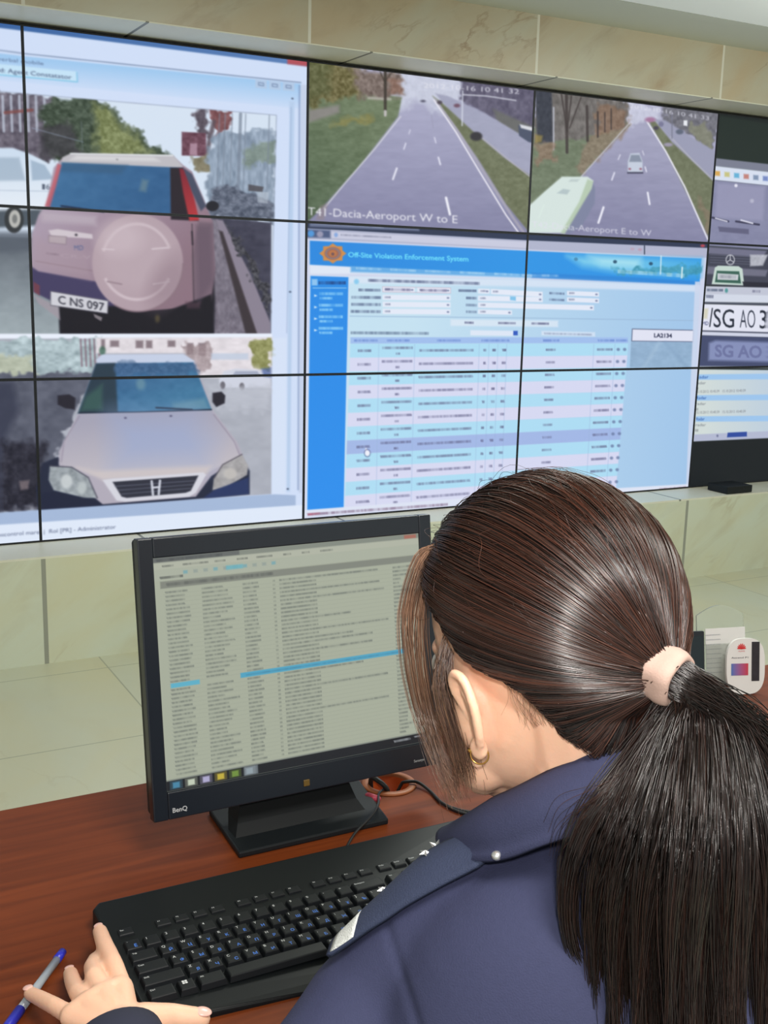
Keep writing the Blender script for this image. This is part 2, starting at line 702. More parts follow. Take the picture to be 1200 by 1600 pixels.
        offs = [(-.35, -.35), (.35, -.35), (-.35, .35), (.35, .35), (0, 0), (.6, 0), (-.6, 0), (0, .6), (0, -.6)]
        for ox, oy in offs:
            pp = s.p[i] + np.array([ox, oy])
            hit = np.zeros(len(i), bool)
            for tri in t:
                A, B, C = q[tri]
                lo, hi = np.minimum(np.minimum(A, B), C), np.maximum(np.maximum(A, B), C)
                j = np.nonzero((pp[:, 0] >= lo[0]) & (pp[:, 0] <= hi[0]) & (pp[:, 1] >= lo[1]) & (pp[:, 1] <= hi[1]))[0]
                if not len(j):
                    continue
                w = pp[j]
                c1 = (B[0] - A[0]) * (w[:, 1] - A[1]) - (B[1] - A[1]) * (w[:, 0] - A[0])
                c2 = (C[0] - B[0]) * (w[:, 1] - B[1]) - (C[1] - B[1]) * (w[:, 0] - B[0])
                c3 = (A[0] - C[0]) * (w[:, 1] - C[1]) - (A[1] - C[1]) * (w[:, 0] - C[0])
                hit[j] |= ((c1 >= 0) & (c2 >= 0) & (c3 >= 0)) | ((c1 <= 0) & (c2 <= 0) & (c3 <= 0))
            acc += hit
        s.blend(i, acc / len(offs) * alpha, col)


def lerp(a, b, t):
    return np.asarray(a, float) * (1 - t) + np.asarray(b, float) * t


def draw_left(p):
    """document window with two photographs of a silver off-road car"""
    W = (207, 221, 246)
    p.poly([(-700, -60), (482, 90), (474, 818), (-700, 960)], W)
    p.poly([(-700, -60), (482, 92), (482, 104), (-700, -44)], (58, 100, 160), col2=(92, 128, 182), axis=((0, 60), (480, 100)))
    p.poly([(449, 91), (481, 95), (481, 104), (449, 100)], (178, 82, 92), soft=3)
    p.line([(-700, -14), (40, 84), (470, 129)], 1.6, (98, 118, 150), 0.8)
    p.poly([(-700, 0), (40, 88), (470, 131), (470, 170), (-700, 60)], (160, 200, 238), col2=W, axis=((200, 108), (196, 150)), soft=2)
    p.text('generare proces verbal mobile', (-95, 85), (68, 102), 6, (70, 85, 120), 0.75)
    p.poly([(-120, 88), (120, 112), (121, 129), (-120, 106)], (196, 226, 246), soft=2)
    p.line([(-120, 106), (121, 128), (120, 113)], 1.6, (120, 190, 225))
    p.text('Generare rapid: Agent Constatator', (-75, 105), (112, 124), 7, (40, 50, 85), 0.85)
    for k in range(3):
        x = 408 + 21.5 * k
        y = 131 + 2 * k
        p.poly([(x - 9, y - 7), (x + 9, y - 5), (x + 9, y + 8), (x - 9, y + 6)], (178, 200, 228), soft=1.5)
        p.line([(x - 4, y - 2), (x + 4, y - 1), (x + 4, y + 3), (x - 4, y + 2), (x - 4, y - 2)], 1.2, (110, 130, 165))
    # scroll bar on the right
    p.poly([(452, 158), (460, 159), (453, 768), (448, 768)], (183, 205, 234), soft=3)
    p.line([(468, 134), (466, 765)], 2.5, (120, 140, 180), 0.7, 2)
    p.poly([(470, 132), (480, 133), (472, 770), (467, 770)], (196, 208, 232), soft=2)
    p.line([(455, 168), (448, 520)], 1.5, (150, 170, 205), .6)
    for y in (154, 456, 764, 786):
        p.ell((457 - (y - 150) * .012, y), (1.6, 1.2), (60, 70, 95))
    # ---------------- upper photograph: car from behind
    p.poly([(-300, 110), (0, 143), (432, 180), (423, 522), (0, 525), (-300, 530)], (212, 225, 241))
    # left side houses and trees
    p.poly([(-300, 110), (0, 143), (84, 150), (92, 200), (110, 250), (-300, 260)], (104, 98, 112), noise=(34, 9, 9, 3), soft=4)
    for k in range(6):
        p.line([(4 + 13 * k, 150), (6 + 13 * k, 205)], 4, (196, 205, 222), 0.75, 2)
    p.line([(8, 176), (50, 172)], 5, (128, 72, 70), 0.8)
    p.poly([(60, 175), (80, 152), (150, 154), (182, 170), (200, 196), (216, 204), (232, 226), (268, 242), (280, 256), (100, 262), (75, 236)], (64, 78, 64), noise=(34, 6, 6, 5), soft=6)
    p.poly([(148, 162), (172, 168), (186, 190), (208, 204), (222, 225), (240, 240), (150, 250), (150, 200)], (136, 144, 92), 0.8, noise=(40, 5, 5, 6), soft=14)
    p.poly([(60, 200), (110, 190), (130, 244), (60, 250)], (60, 58, 66), 0.8, noise=(20, 9, 9, 8), soft=10)
    p.line([(50, 200), (130, 222)], 1.5, (150, 165, 190), .5)
    p.line([(127, 190), (129, 235)], 1.5, (120, 130, 140), .6)
    # right trees, billboard, fence and dark wall
    p.poly([(300, 171), (326, 172), (322, 195), (330, 215), (312, 212)], (92, 84, 96), noise=(24, 5, 7, 2), soft=5)
    p.poly([(328, 173), (364, 176), (360, 196), (340, 215), (334, 206), (332, 186)], (122, 78, 82), noise=(24, 6, 7, 4), soft=5)
    p.line([(334, 190), (318, 262)], 7, (86, 72, 82), .85, 4)
    p.poly([(284, 206), (322, 208), (322, 244), (284, 243)], (104, 66, 82), noise=(26, 6, 6, 7), soft=2)
    p.poly([(297, 224), (308, 224), (308, 243), (296, 242)], (182, 150, 168), .8, soft=2)
    p.poly([(300, 246), (330, 244), (340, 262), (306, 270)], (128, 122, 100), noise=(20, 6, 6, 4), soft=6)
    p.poly([(330, 215), (346, 205), (432, 206), (430, 350), (320, 340)], (140, 156, 176), noise=(30, 6, 16, 11), soft=6)
    p.poly([(380, 235), (432, 218), (432, 250), (380, 262)], (120, 136, 120), .7, noise=(18, 9, 6, 2), soft=6)
    for x in (343, 352, 363, 376, 384, 421):
        p.line([(x, 178), (x - 4, 300)], 1.6 if x != 376 else 5, (120, 132, 150), .75)
    p.poly([(330, 300), (352, 282), (430, 318), (428, 350), (330, 342)], (96, 104, 122), noise=(40, 6, 5, 12), soft=5)
    p.poly([(388, 288), (412, 292), (410, 300), (388, 298)], (70, 66, 72), .8)
    p.poly([(402, 300), (420, 300), (418, 318), (402, 316)], (182, 192, 205), .6)
    # road on the left, dark wall and rail on the right
    p.poly([(-300, 360), (60, 372), (110, 525), (-300, 535)], (100, 108, 118), col2=(160, 172, 178), axis=((20, 380), (0, 520)), noise=(8, 20, 12, 3), soft=3)
    p.poly([(-300, 360), (52, 362), (50, 392), (-300, 420)], (84, 92, 104), .8, soft=10)
    p.poly([(318, 338), (424, 348), (423, 523), (320, 523)], (62, 62, 80), noise=(12, 14, 10, 5), soft=3)
    p.poly([(330, 342), (340, 343), (370, 420), (402, 522), (334, 522), (326, 430)], (118, 112, 126), noise=(22, 6, 9, 4), soft=3)
    p.poly([(338, 343), (348, 344), (392, 430), (423, 505), (423, 522), (392, 522)], (136, 128, 144), soft=3)
    p.poly([(342, 360), (348, 362), (402, 522), (384, 522)], (58, 50, 56), soft=3)
    p.poly([(352, 345), (372, 372), (423, 452), (423, 490), (400, 450)], (66, 66, 74), noise=(44, 4, 4, 9), soft=4)
    # white van
    p.poly([(-200, 232), (20, 231), (46, 240), (74, 254), (90, 278), (88, 300), (78, 330), (-200, 338)], (204, 220, 238), col2=(226, 234, 244), axis=((0, 240), (0, 320)), soft=3)
    p.poly([(-200, 246), (30, 246), (40, 282), (-200, 286)], (150, 170, 190), .7, soft=5)
    p.poly([(48, 250), (70, 258), (84, 280), (50, 282)], (150, 172, 195), .8, soft=3)
    p.line([(44, 240), (46, 330)], 1.4, (160, 175, 195), .7)
    p.line([(-20, 297), (80, 299)], 1.2, (165, 180, 200), .7)
    p.text('1', (66, 296), (70, 296), 9, (70, 80, 100))
    p.text('6', (72, 296), (78, 296), 9, (70, 80, 100))
    p.poly([(-40, 330), (84, 326), (70, 352), (-40, 358)], (62, 72, 82), .9, soft=6)
    p.ell((22, 343), (15, 21), (50, 54, 58))
    p.ell((23, 342), (9, 14), (182, 182, 178))
    p.ell((23, 342), (4, 7), (120, 122, 122))
    # shadow under the car
    p.poly([(92, 470), (330, 350), (336, 470), (334, 522), (94, 522)], (24, 22, 32), soft=5)
    # car body
    p.poly([(60, 336), (72, 320), (84, 262), (98, 246), (112, 240), (270, 243), (286, 258), (300, 268), (318, 310), (332, 346), (336, 420), (330, 462), (300, 480), (200, 488), (60, 440), (48, 420), (50, 366)], (168, 152, 170), col2=(138, 112, 126), axis=((90, 330), (230, 470)), soft=2.5)
    p.poly([(98, 246), (112, 239), (270, 242), (286, 260), (282, 263), (95, 256)], (188, 186, 192), soft=2.5)
    p.line([(110, 240), (270, 243)], 2.0, (228, 232, 236), .9)
    p.ell((183, 249), (1.6, 1.4), (40, 40, 44))
    p.poly([(97, 254), (283, 262), (268, 336), (74, 324)], (60, 108, 152), col2=(48, 94, 140), axis=((90, 258), (230, 330)), noise=(6, 18, 12, 2), soft=2.5)
    p.poly([(97, 254), (200, 258), (190, 272), (94, 268)], (52, 88, 122), .6, soft=6)
    p.poly([(222, 280), (232, 282), (228, 300), (218, 298)], (128, 146, 142), .5, soft=6)
    p.line([(96, 322), (162, 331)], 3, (28, 44, 72))
    p.poly([(266, 262), (286, 262), (296, 300), (310, 345), (267, 343)], (38, 30, 40), soft=2.5)
    p.poly([(280, 263), (290, 265), (304, 312), (311, 344), (296, 345), (286, 300)], (124, 34, 50), col2=(178, 52, 58), axis=((285, 265), (305, 340)), soft=2.5)
    p.poly([(96, 258), (90, 256), (82, 286), (70, 322), (78, 324), (88, 290)], (190, 92, 104), .85, soft=2.5)
    p.poly([(286, 262), (300, 272), (322, 322), (314, 330), (300, 300)], (70, 76, 98), soft=2.5)
    p.poly([(310, 346), (332, 348), (336, 430), (330, 470), (302, 478), (300, 400)], (114, 96, 110), .85, soft=5)
    p.line([(300, 350), (303, 474)], 1.6, (60, 50, 60), .8)
    p.line([(300, 362), (301, 382)], 3, (52, 44, 54), .9)
    p.poly([(76, 360), (90, 358), (144, 366), (145, 373), (80, 369)], (206, 196, 204), soft=2)
    p.poly([(76, 368), (104, 370), (103, 382), (76, 379)], (178, 164, 172), soft=2)
    p.line([(76, 368), (104, 370), (103, 382), (76, 379), (76, 368)], 1.2, (132, 116, 128), .8)
    p.ell((119, 367), (2, 2), (60, 56, 66))
    p.text('MD', (116, 391), (130, 391), 8, (74, 92, 140))
    p.dash((72, 396), (92, 398), 3, (92, 76, 92), .8, 3, 2)
    p.text('CR-V', (95, 402), (142, 405), 6, (190, 176, 188), .5)
    p.line([(56, 408), (150, 424)], 1.6, (128, 106, 118), .8)
    p.line([(60, 428), (140, 440)], 1.6, (110, 92, 108), .7)
    # bumper
    p.poly([(46, 414), (60, 424), (150, 440), (170, 452), (190, 478), (170, 488), (80, 470), (52, 456)], (66, 60, 96), soft=3)
    p.poly([(52, 440), (62, 446), (62, 462), (53, 456)], (120, 60, 70), .8)
    p.poly([(92, 480), (190, 478), (250, 490), (330, 460), (334, 522), (94, 522)], (22, 20, 30), soft=4)
    p.poly([(52, 460), (92, 480), (94, 500), (60, 474)], (158, 150, 160), .9, soft=3)
    # spare wheel cover
    p.ell((215, 411), (71, 76), (176, 156, 166), soft=2.5)
    p.ell((209, 398), (56, 58), (186, 168, 177), .65, soft=30)
    p.ell((214, 412), (55, 62), (202, 186, 194), .9, soft=2.5, ring=4, arc=(200, 335))
    p.ell((214, 406), (56, 62), (206, 190, 198), .9, soft=2.5, ring=4, arc=(30, 150))
    p.line([(160, 389), (178, 390)], 2.5, (208, 194, 202), .9)
    p.line([(238, 389), (262, 387)], 2.5, (208, 194, 202), .9)
    p.line([(168, 440), (190, 444)], 2.5, (150, 130, 140), .9)
    p.line([(240, 444), (264, 440)], 2.5, (204, 190, 198), .9)
    p.ell((215, 411), (71, 76), (128, 106, 116), .7, soft=2.5, ring=2.5, arc=(0, 120))
    p.poly([(64, 330), (150, 338), (150, 352), (66, 346)], (186, 174, 186), .7, soft=9)
    p.poly([(52, 372), (140, 396), (142, 436), (52, 416)], (168, 148, 160), .5, soft=14)
    p.ell((262, 440), (26, 44), (138, 116, 128), .45, soft=26, rot=.5)
    p.ell((188, 372), (34, 26), (206, 190, 198), .5, soft=24)
    p.poly([(306, 352), (330, 352), (333, 440), (310, 474)], (96, 80, 96), .6, soft=9)
    p.poly([(120, 243), (240, 246), (250, 252), (110, 250)], (222, 222, 224), .7, soft=6)
    # number plate
    p.poly([(79, 455), (169, 470), (168, 490), (79, 477)], (206, 206, 214), soft=1.6)
    p.line([(79, 455), (169, 470), (168, 490), (79, 477), (79, 455)], 1.4, (90, 88, 100), .8)
    p.text('C NS 097', (91, 474), (163, 486), 13, (52, 52, 64), bold=0.01)
    p.poly([(146, 490), (160, 496), (158, 502), (148, 496)], (150, 142, 148), .8)
    p.poly([(290, 472), (314, 472), (312, 482), (292, 482)], (84, 60, 74), .6, soft=5)
    p.ell((246, 498), (4, 6), (104, 92, 58), .6, soft=4)
    p.ell((332, 322), (10, 8), (30, 30, 40))
    p.poly([(433, 176), (452, 178), (447, 523), (424, 523)], W, soft=1.5)
    p.poly([(150, 140), (440, 176), (440, 181), (150, 156), (0, 143), (0, 130)], W, soft=1.5)
    p.line([(0, 143), (150, 156), (432, 180), (423, 522)], 1.2, (120, 130, 150), .6)
    # white strip between the photographs
    p.poly([(-300, 522), (425, 521), (425, 528), (-300, 532)], (232, 238, 250), soft=1.5)
    # ---------------- lower photograph: car from the front
    p.poly([(-300, 530), (425, 528), (424, 772), (0, 801), (-300, 822)], (170, 174, 186), noise=(8, 20, 14, 6))
    p.poly([(-300, 532), (160, 528), (150, 582), (-300, 586)], (166, 184, 190), noise=(36, 12, 8, 7), soft=4)
    p.poly([(-300, 560), (52, 556), (54, 584), (-300, 590)], (190, 190, 156), .6, noise=(20, 16, 8, 5), soft=8)
    for k in range(5):
        p.line([(126 + 7 * k, 530), (128 + 7 * k, 572)], 2.2, (120, 84, 100), .8)
    p.poly([(150, 528), (426, 527), (424, 592), (300, 590), (290, 552), (150, 552)], (224, 218, 224), noise=(12, 12, 8, 3), soft=3)
    for (x, y, w, h) in ((158, 530, 6, 16), (172, 532, 14, 10), (212, 532, 12, 12), (228, 532, 10, 12), (262, 532, 12, 10), (292, 536, 10, 18), (310, 536, 12, 20)):
        p.poly([(x, y), (x + w, y), (x + w, y + h), (x, y + h)], (112, 96, 104), .8, soft=3)
    p.poly([(286, 536), (332, 538), (330, 580), (300, 584), (288, 560)], (150, 132, 136), .7, noise=(26, 6, 6, 8), soft=4)
    p.poly([(330, 552), (388, 552), (388, 562), (330, 562)], (190, 202, 222), .8, soft=3)
    p.poly([(390, 534), (412, 528), (426, 530), (425, 576), (396, 576)], (142, 144, 92), noise=(26, 6, 6, 8), soft=5)
    p.ell((160, 548), (5, 7), (60, 100, 84), .8, soft=3)
    p.poly([(350, 580), (368, 576), (404, 578), (422, 586), (424, 606), (344, 606), (342, 594)], (206, 210, 224), soft=3)
    p.poly([(368, 580), (402, 580), (408, 588), (362, 588)], (150, 158, 182), .8, soft=2)
    p.ell((348, 602), (4, 6), (110, 108, 118)); p.ell((378, 604), (4, 6), (110, 108, 118))
    p.poly([(408, 576), (424, 574), (424, 590), (412, 588)], (60, 86, 150), .7, soft=4)
    p.poly([(330, 606), (424, 604), (424, 640), (340, 640)], (190, 194, 206), .7, noise=(8, 20, 6, 3), soft=10)
    # dark wall on the left
    p.poly([(-300, 588), (150, 580), (120, 640), (92, 700), (70, 760), (60, 790), (0, 800), (-300, 822)], (88, 92, 108), noise=(14, 18, 14, 4), soft=5)
    p.poly([(-300, 600), (20, 596), (30, 640), (10, 680), (0, 800), (-300, 820)], (50, 54, 74), .8, soft=14)
    p.poly([(0, 690), (72, 690), (64, 796), (2, 800)], (40, 40, 54), noise=(20, 8, 8, 8), soft=14)
    p.poly([(30, 752), (46, 750), (44, 764), (32, 766)], (170, 150, 150), .5, soft=4)
    # car
    p.poly([(56, 764), (66, 724), (90, 714), (150, 752), (320, 744), (372, 700), (390, 736), (390, 772), (200, 790), (60, 798)], (34, 40, 62), soft=3)
    p.poly([(92, 706), (122, 646), (148, 570), (153, 556), (290, 554), (306, 566), (332, 640), (370, 690), (380, 712), (330, 744), (306, 776), (160, 788), (92, 728)], (176, 170, 184), soft=2.5)
    p.poly([(150, 562), (160, 554), (286, 553), (304, 564), (302, 568), (152, 568)], (196, 206, 228), soft=2.5)
    p.poly([(150, 568), (302, 566), (331, 641), (122, 646)], (56, 96, 140), col2=(64, 118, 156), axis=((200, 566), (230, 640)), noise=(8, 14, 9, 4), soft=2.5)
    p.poly([(150, 568), (180, 567), (184, 644), (122, 646)], (38, 52, 62), .85, soft=4)
    p.poly([(134, 620), (160, 600), (160, 640), (126, 642)], (64, 104, 92), .6, soft=8)
    p.poly([(180, 566), (302, 566), (308, 584), (180, 586)], (66, 96, 134), .6, noise=(30, 6, 5, 9), soft=5)
    p.ell((220, 600), (7, 9), (116, 152, 164), .6, soft=6)
    p.poly([(270, 630), (320, 622), (328, 640), (270, 640)], (120, 160, 172), .5, soft=8)
    p.line([(124, 645), (218, 644), (330, 640)], 2.4, (26, 36, 54), .9)
    p.line([(244, 637), (300, 640)], 2.6, (24, 34, 52), .9)
    p.poly([(122, 647), (331, 642), (368, 690), (374, 712), (322, 740), (160, 748), (92, 724), (100, 700)], (164, 162, 180), col2=(192, 186, 194), axis=((220, 650), (230, 740)), soft=3)
    p.poly([(176, 650), (300, 648), (330, 690), (320, 726), (180, 730)], (150, 168, 210), .6, soft=60)
    p.poly([(120, 730), (150, 736), (330, 728), (322, 742), (160, 750)], (206, 196, 196), .8, soft=8)
    p.line([(124, 650), (100, 690), (96, 722)], 1.6, (140, 130, 150), .7)
    p.line([(334, 648), (366, 690), (374, 710)], 1.6, (140, 130, 150), .7)
    p.ell((196, 653), (2, 1.5), (90, 90, 120)); p.ell((267, 650), (2, 1.5), (90, 90, 120))
    p.poly([(90, 618), (108, 616), (118, 622), (117, 640), (102, 638), (90, 632)], (36, 34, 46), soft=2.5)
    p.poly([(332, 614), (346, 612), (352, 618), (351, 630), (338, 636), (332, 628)], (38, 36, 48), soft=2.5)
    # headlamps
    p.poly([(78, 728), (112, 730), (138, 746), (152, 778), (130, 778), (84, 766), (76, 750)], (150, 158, 164), noise=(26, 7, 7, 9), soft=2.5)
    p.ell((104, 752), (9, 11), (206, 212, 214), .8, soft=4); p.ell((128, 762), (7, 10), (190, 198, 200), .8, soft=4)
    p.line([(78, 728), (112, 730), (138, 746), (152, 778)], 1.8, (60, 60, 76), .8)
    p.poly([(334, 748), (348, 726), (378, 710), (388, 728), (386, 742), (352, 762), (332, 766)], (164, 162, 164), noise=(18, 7, 7, 9), soft=2.5)
    p.ell((360, 740), (10, 9), (196, 192, 188), .8, soft=4)
    p.line([(334, 748), (348, 726), (378, 710)], 1.8, (80, 76, 86), .8)
    p.poly([(318, 778), (334, 766), (388, 746), (389, 772), (330, 778)], (40, 54, 98), soft=3)
    p.poly([(64, 770), (86, 768), (150, 782), (162, 790), (66, 797)], (28, 34, 58), soft=3)
    # grille with emblem
    p.poly([(160, 750), (174, 748), (318, 738), (322, 742), (306, 770), (296, 776), (196, 784), (182, 782)], (212, 212, 222), soft=2.2)
    p.poly([(176, 753), (310, 743), (298, 767), (290, 770), (198, 778), (190, 776)], (46, 48, 62), soft=2)
    for k in range(3):
        p.line([(180 + 5 * k, 760 + 6 * k), (306 - 4 * k, 751 + 6 * k)], 1.3, (98, 102, 120), .8)
    p.line([(237, 752), (239, 773)], 3.6, (206, 210, 222)); p.line([(250, 751), (248, 772)], 3.6, (206, 210, 222)); p.line([(238, 762), (249, 761)], 3, (206, 210, 222))
    # lower window frame
    p.poly([(-300, 822), (0, 801), (430, 772), (462, 774), (462, 790), (0, 822), (-300, 844)], (164, 184, 216), soft=2)
    p.poly([(426, 528), (448, 528), (446, 772), (425, 772)], (214, 226, 246), .8, soft=4)
    p.poly([(-300, 842), (0, 820), (474, 789), (474, 814), (0, 850), (-300, 880)], (222, 232, 248), soft=2)
    p.text('Autorizare si control mare  |  Rol [PR] - Administrator', (-52, 842), (181, 826), 6.5, (70, 80, 112), .85)


def draw_cam_we(p):
    p.poly([(470, 80), (850, 130), (840, 380), (470, 360)], (134, 134, 166), col2=(168, 168, 196), axis=((640, 340), (650, 170)), noise=(5, 22, 5, 3))
    # far haze
    p.poly([(600, 105), (720, 118), (720, 160), (690, 172), (655, 158), (620, 170), (600, 160)], (198, 202, 220), noise=(10, 5, 5, 3), soft=18)
    # left lawn
    p.poly([(475, 135), (560, 142), (628, 152), (622, 182), (560, 262), (502, 326), (475, 352)], (112, 126, 98), col2=(84, 102, 78), axis=((600, 170), (490, 320)), noise=(14, 10, 5, 5), soft=3)
    p.poly([(482, 172), (530, 164), (530, 176), (482, 192)], (150, 140, 146), .7, soft=6)
    p.poly([(530, 182), (580, 180), (585, 190), (515, 196)], (146, 136, 76), .6, noise=(12, 6, 4, 3), soft=8)
    # trees on the left
    p.poly([(478, 90), (560, 104), (562, 150), (525, 156), (478, 166)], (108, 102, 66), noise=(40, 4, 4, 8), soft=7)
    p.poly([(478, 90), (520, 98), (512, 150), (478, 160)], (86, 94, 62), .6, noise=(34, 4, 4, 10), soft=14)
    p.poly([(552, 104), (625, 114), (630, 148), (600, 158), (560, 152)], (124, 110, 104), noise=(34, 4, 5, 12), soft=9)
    p.poly([(606, 122), (628, 126), (628, 148), (610, 150)], (150, 100, 80), .4, noise=(20, 4, 4, 2), soft=6)
    p.line([(576, 153), (610, 155)], 4, (190, 186, 180), .7, 3)
    p.line([(602, 112), (602, 180)], 4.5, (58, 52, 46), .9)
    p.line([(602, 130), (594, 112)], 2, (58, 52, 46), .7); p.line([(602, 126), (612, 114)], 2, (58, 52, 46), .7)
    p.line([(602, 174), (602, 180)], 4.5, (200, 198, 196), .9)
    # opposite carriageway and its trees
    p.poly([(716, 114), (850, 130), (838, 230), (800, 205), (760, 180), (716, 156)], (96, 92, 114), noise=(20, 6, 8, 4), soft=6)
    p.poly([(770, 170), (838, 200), (838, 232), (780, 200)], (104, 106, 100), .8, soft=5)
    p.poly([(680, 146), (700, 150), (760, 178), (840, 226), (840, 282), (790, 246), (740, 206), (700, 170)], (160, 162, 186), noise=(4, 14, 5, 2), soft=3)
    # central reserve
    p.poly([(676, 150), (690, 160), (740, 206), (790, 248), (834, 278), (832, 345), (826, 362), (790, 318), (748, 250), (712, 198)], (110, 116, 90), noise=(14, 7, 5, 5), soft=3)
    p.line([(742, 206), (790, 246), (836, 282)], 2.4, (176, 174, 186), .8)
    p.line([(680, 156), (716, 206), (754, 266), (800, 338), (820, 366)], 4.2, (168, 164, 180), .8)
    p.line([(678, 156), (712, 206), (748, 266), (790, 335), (812, 366)], 2.2, (232, 230, 240))
    p.line([(626, 182), (586, 232), (540, 285), (506, 326)], 2.2, (208, 208, 220), .9)
    p.poly([(500, 322), (512, 318), (506, 344), (494, 344)], (144, 130, 134), .6, soft=5)
    # lane marks
    p.line([(620, 263), (614, 280)], 3, (226, 226, 240)); p.line([(634, 224), (631, 233)], 2.2, (216, 216, 234)); p.line([(641, 203), (639, 209)], 1.8, (206, 206, 226))
    p.line([(697, 309), (703, 335)], 3.8, (236, 236, 246)); p.line([(685, 246), (688, 257)], 2.6, (222, 222, 238)); p.line([(679, 215), (681, 223)], 2.0, (210, 210, 230))
    p.line([(674, 180), (677, 200)], 1.4, (150, 150, 176), .7)
    p.ell((744, 213), (9.5, 7), (52, 50, 56), soft=3); p.ell((687, 160), (4, 3), (80, 72, 84), soft=2); p.ell((714, 165), (5, 3), (112, 82, 100), soft=2); p.ell((661, 158), (4, 2), (90, 90, 110), soft=2)
    p.poly([(810, 196), (814, 194), (836, 202), (836, 224), (826, 222), (811, 212)], (74, 82, 104), soft=2)
    p.poly([(812, 194), (836, 200), (836, 206), (814, 200)], (214, 216, 222), soft=2)
    p.line([(723, 142), (722, 196)], 2.0, (208, 212, 226), .9)
    p.line([(724, 148), (760, 150), (806, 157)], 1.8, (216, 218, 230), .9)
    p.text('2012-10-16 10 41 32', (662, 137), (811, 147), 8, (226, 226, 236), .85)
    p.text('T41-Dacia-Aeroport W to E', (481, 336), (715, 349), 13, (232, 232, 240))


def draw_cam_ew(p):
    p.poly([(820, 120), (1130, 160), (1115, 400), (820, 380)], (132, 132, 164), col2=(166, 166, 192), axis=((960, 360), (990, 190)), noise=(5, 20, 5, 3))
    p.poly([(960, 152), (1035, 166), (1030, 192), (1005, 186), (985, 200), (962, 190)], (198, 200, 220), noise=(12, 5, 5, 3), soft=8)
    # lawn and trees on the left
    p.poly([(828, 200), (900, 190), (975, 185), (984, 196), (940, 240), (906, 278), (880, 290), (828, 330)], (112, 124, 102), noise=(14, 8, 5, 6), soft=3)
    p.poly([(930, 205), (985, 186), (986, 196), (940, 240), (908, 274), (900, 262)], (142, 122, 106), .7, noise=(24, 5, 4, 4), soft=7)
    p.poly([(836, 130), (985, 158), (976, 196), (930, 212), (890, 216), (836, 226)], (112, 108, 106), noise=(22, 5, 8, 5), soft=5)
    p.poly([(930, 165), (978, 168), (972, 196), (935, 215)], (146, 112, 88), .6, noise=(24, 5, 5, 12), soft=6)
    p.poly([(836, 130), (862, 140), (864, 222), (840, 224)], (58, 62, 74), noise=(12, 5, 5, 15), soft=3)
    p.line([(865, 168), (865, 234)], 2.2, (186, 190, 204), .9)
    for a, b, w in (((885, 146), (886, 238), 4.5), ((877, 146), (886, 205), 2.4), ((893, 150), (886, 205), 2.4), ((908, 152), (890, 200), 2), ((917, 166), (918, 220), 4), ((934, 175), (934, 214), 3), ((945, 176), (945, 206), 2), ((955, 170), (955, 202), 2)):
        p.line([a, b], w, (62, 54, 54), .85)
    p.poly([(836, 226), (866, 222), (870, 252), (838, 258)], (146, 118, 102), .7, noise=(24, 5, 5, 2), soft=6)
    p.poly([(836, 210), (848, 212), (846, 222), (836, 224)], (160, 140, 70), .7, soft=4)
    # opposite road
    p.poly([(1040, 160), (1125, 172), (1117, 240), (1070, 205), (1036, 190)], (112, 112, 122), noise=(22, 5, 5, 7), soft=4)
    p.poly([(1078, 196), (1100, 190), (1117, 210), (1116, 236), (1085, 216)], (134, 136, 112), .7, noise=(14, 5, 5, 2), soft=5)
    p.poly([(1022, 186), (1040, 188), (1080, 214), (1120, 238), (1118, 284), (1080, 250), (1048, 216)], (154, 156, 180), soft=3)
    p.poly([(1012, 186), (1024, 190), (1050, 222), (1080, 250), (1116, 284), (1112, 380), (1082, 320), (1044, 244)], (112, 118, 94), noise=(12, 6, 5, 5), soft=3)
    p.poly([(1090, 306), (1114, 330), (1110, 376), (1104, 360)], (136, 118, 102), .6, noise=(14, 5, 5, 3), soft=5)
    p.line([(1048, 214), (1080, 248), (1117, 284)], 2, (180, 180, 192), .8)
    p.line([(1011, 190), (1040, 236), (1070, 292), (1106, 374)], 2.4, (228, 228, 238))
    p.line([(984, 192), (944, 236), (908, 276)], 1.8, (204, 204, 216), .8)
    # marks
    p.line([(1012, 301), (1015, 319)], 3, (232, 232, 244)); p.line([(1008, 261), (1010, 268)], 2.2, (216, 216, 234)); p.line([(1004, 236), (1006, 242)], 1.6, (206, 206, 224))
    p.line([(943, 324), (935, 348)], 3.4, (232, 232, 244)); p.line([(960, 270), (956, 281)], 2.6, (214, 214, 232)); p.line([(969, 242), (966, 249)], 2, (206, 206, 224))
    # car ahead
    p.poly([(981, 252), (985, 240), (999, 239), (1004, 252), (1004, 269), (981, 269)], (196, 204, 220), soft=2)
    p.poly([(986, 242), (999, 242), (1003, 253), (983, 253)], (120, 130, 150), .8, soft=2)
    p.line([(981, 270), (1004, 270)], 2.4, (62, 62, 84)); p.ell((984, 264), (2, 1.5), (150, 90, 110)); p.ell((1001, 264), (2, 1.5), (150, 90, 110))
    # bus at the lower left
    p.poly([(925, 280), (930, 296), (929, 318), (910, 352), (888, 366), (884, 362)], (126, 132, 160), soft=2.5)
    p.poly([(826, 322), (850, 300), (878, 276), (918, 276), (927, 282), (924, 294), (896, 340), (882, 364), (826, 364)], (212, 226, 222), soft=2.5)
    p.poly([(918, 280), (927, 283), (924, 296), (892, 350), (882, 366), (876, 364), (905, 315)], (176, 196, 170), .85, soft=3)
    p.poly([(880, 295), (891, 297), (886, 304), (870, 302)], (176, 192, 196), .9, soft=2); p.poly([(892, 280), (906, 280), (902, 284), (888, 284)], (186, 200, 200), .9, soft=2)
    p.line([(850, 320), (842, 340)], 2, (220, 236, 228), .6)
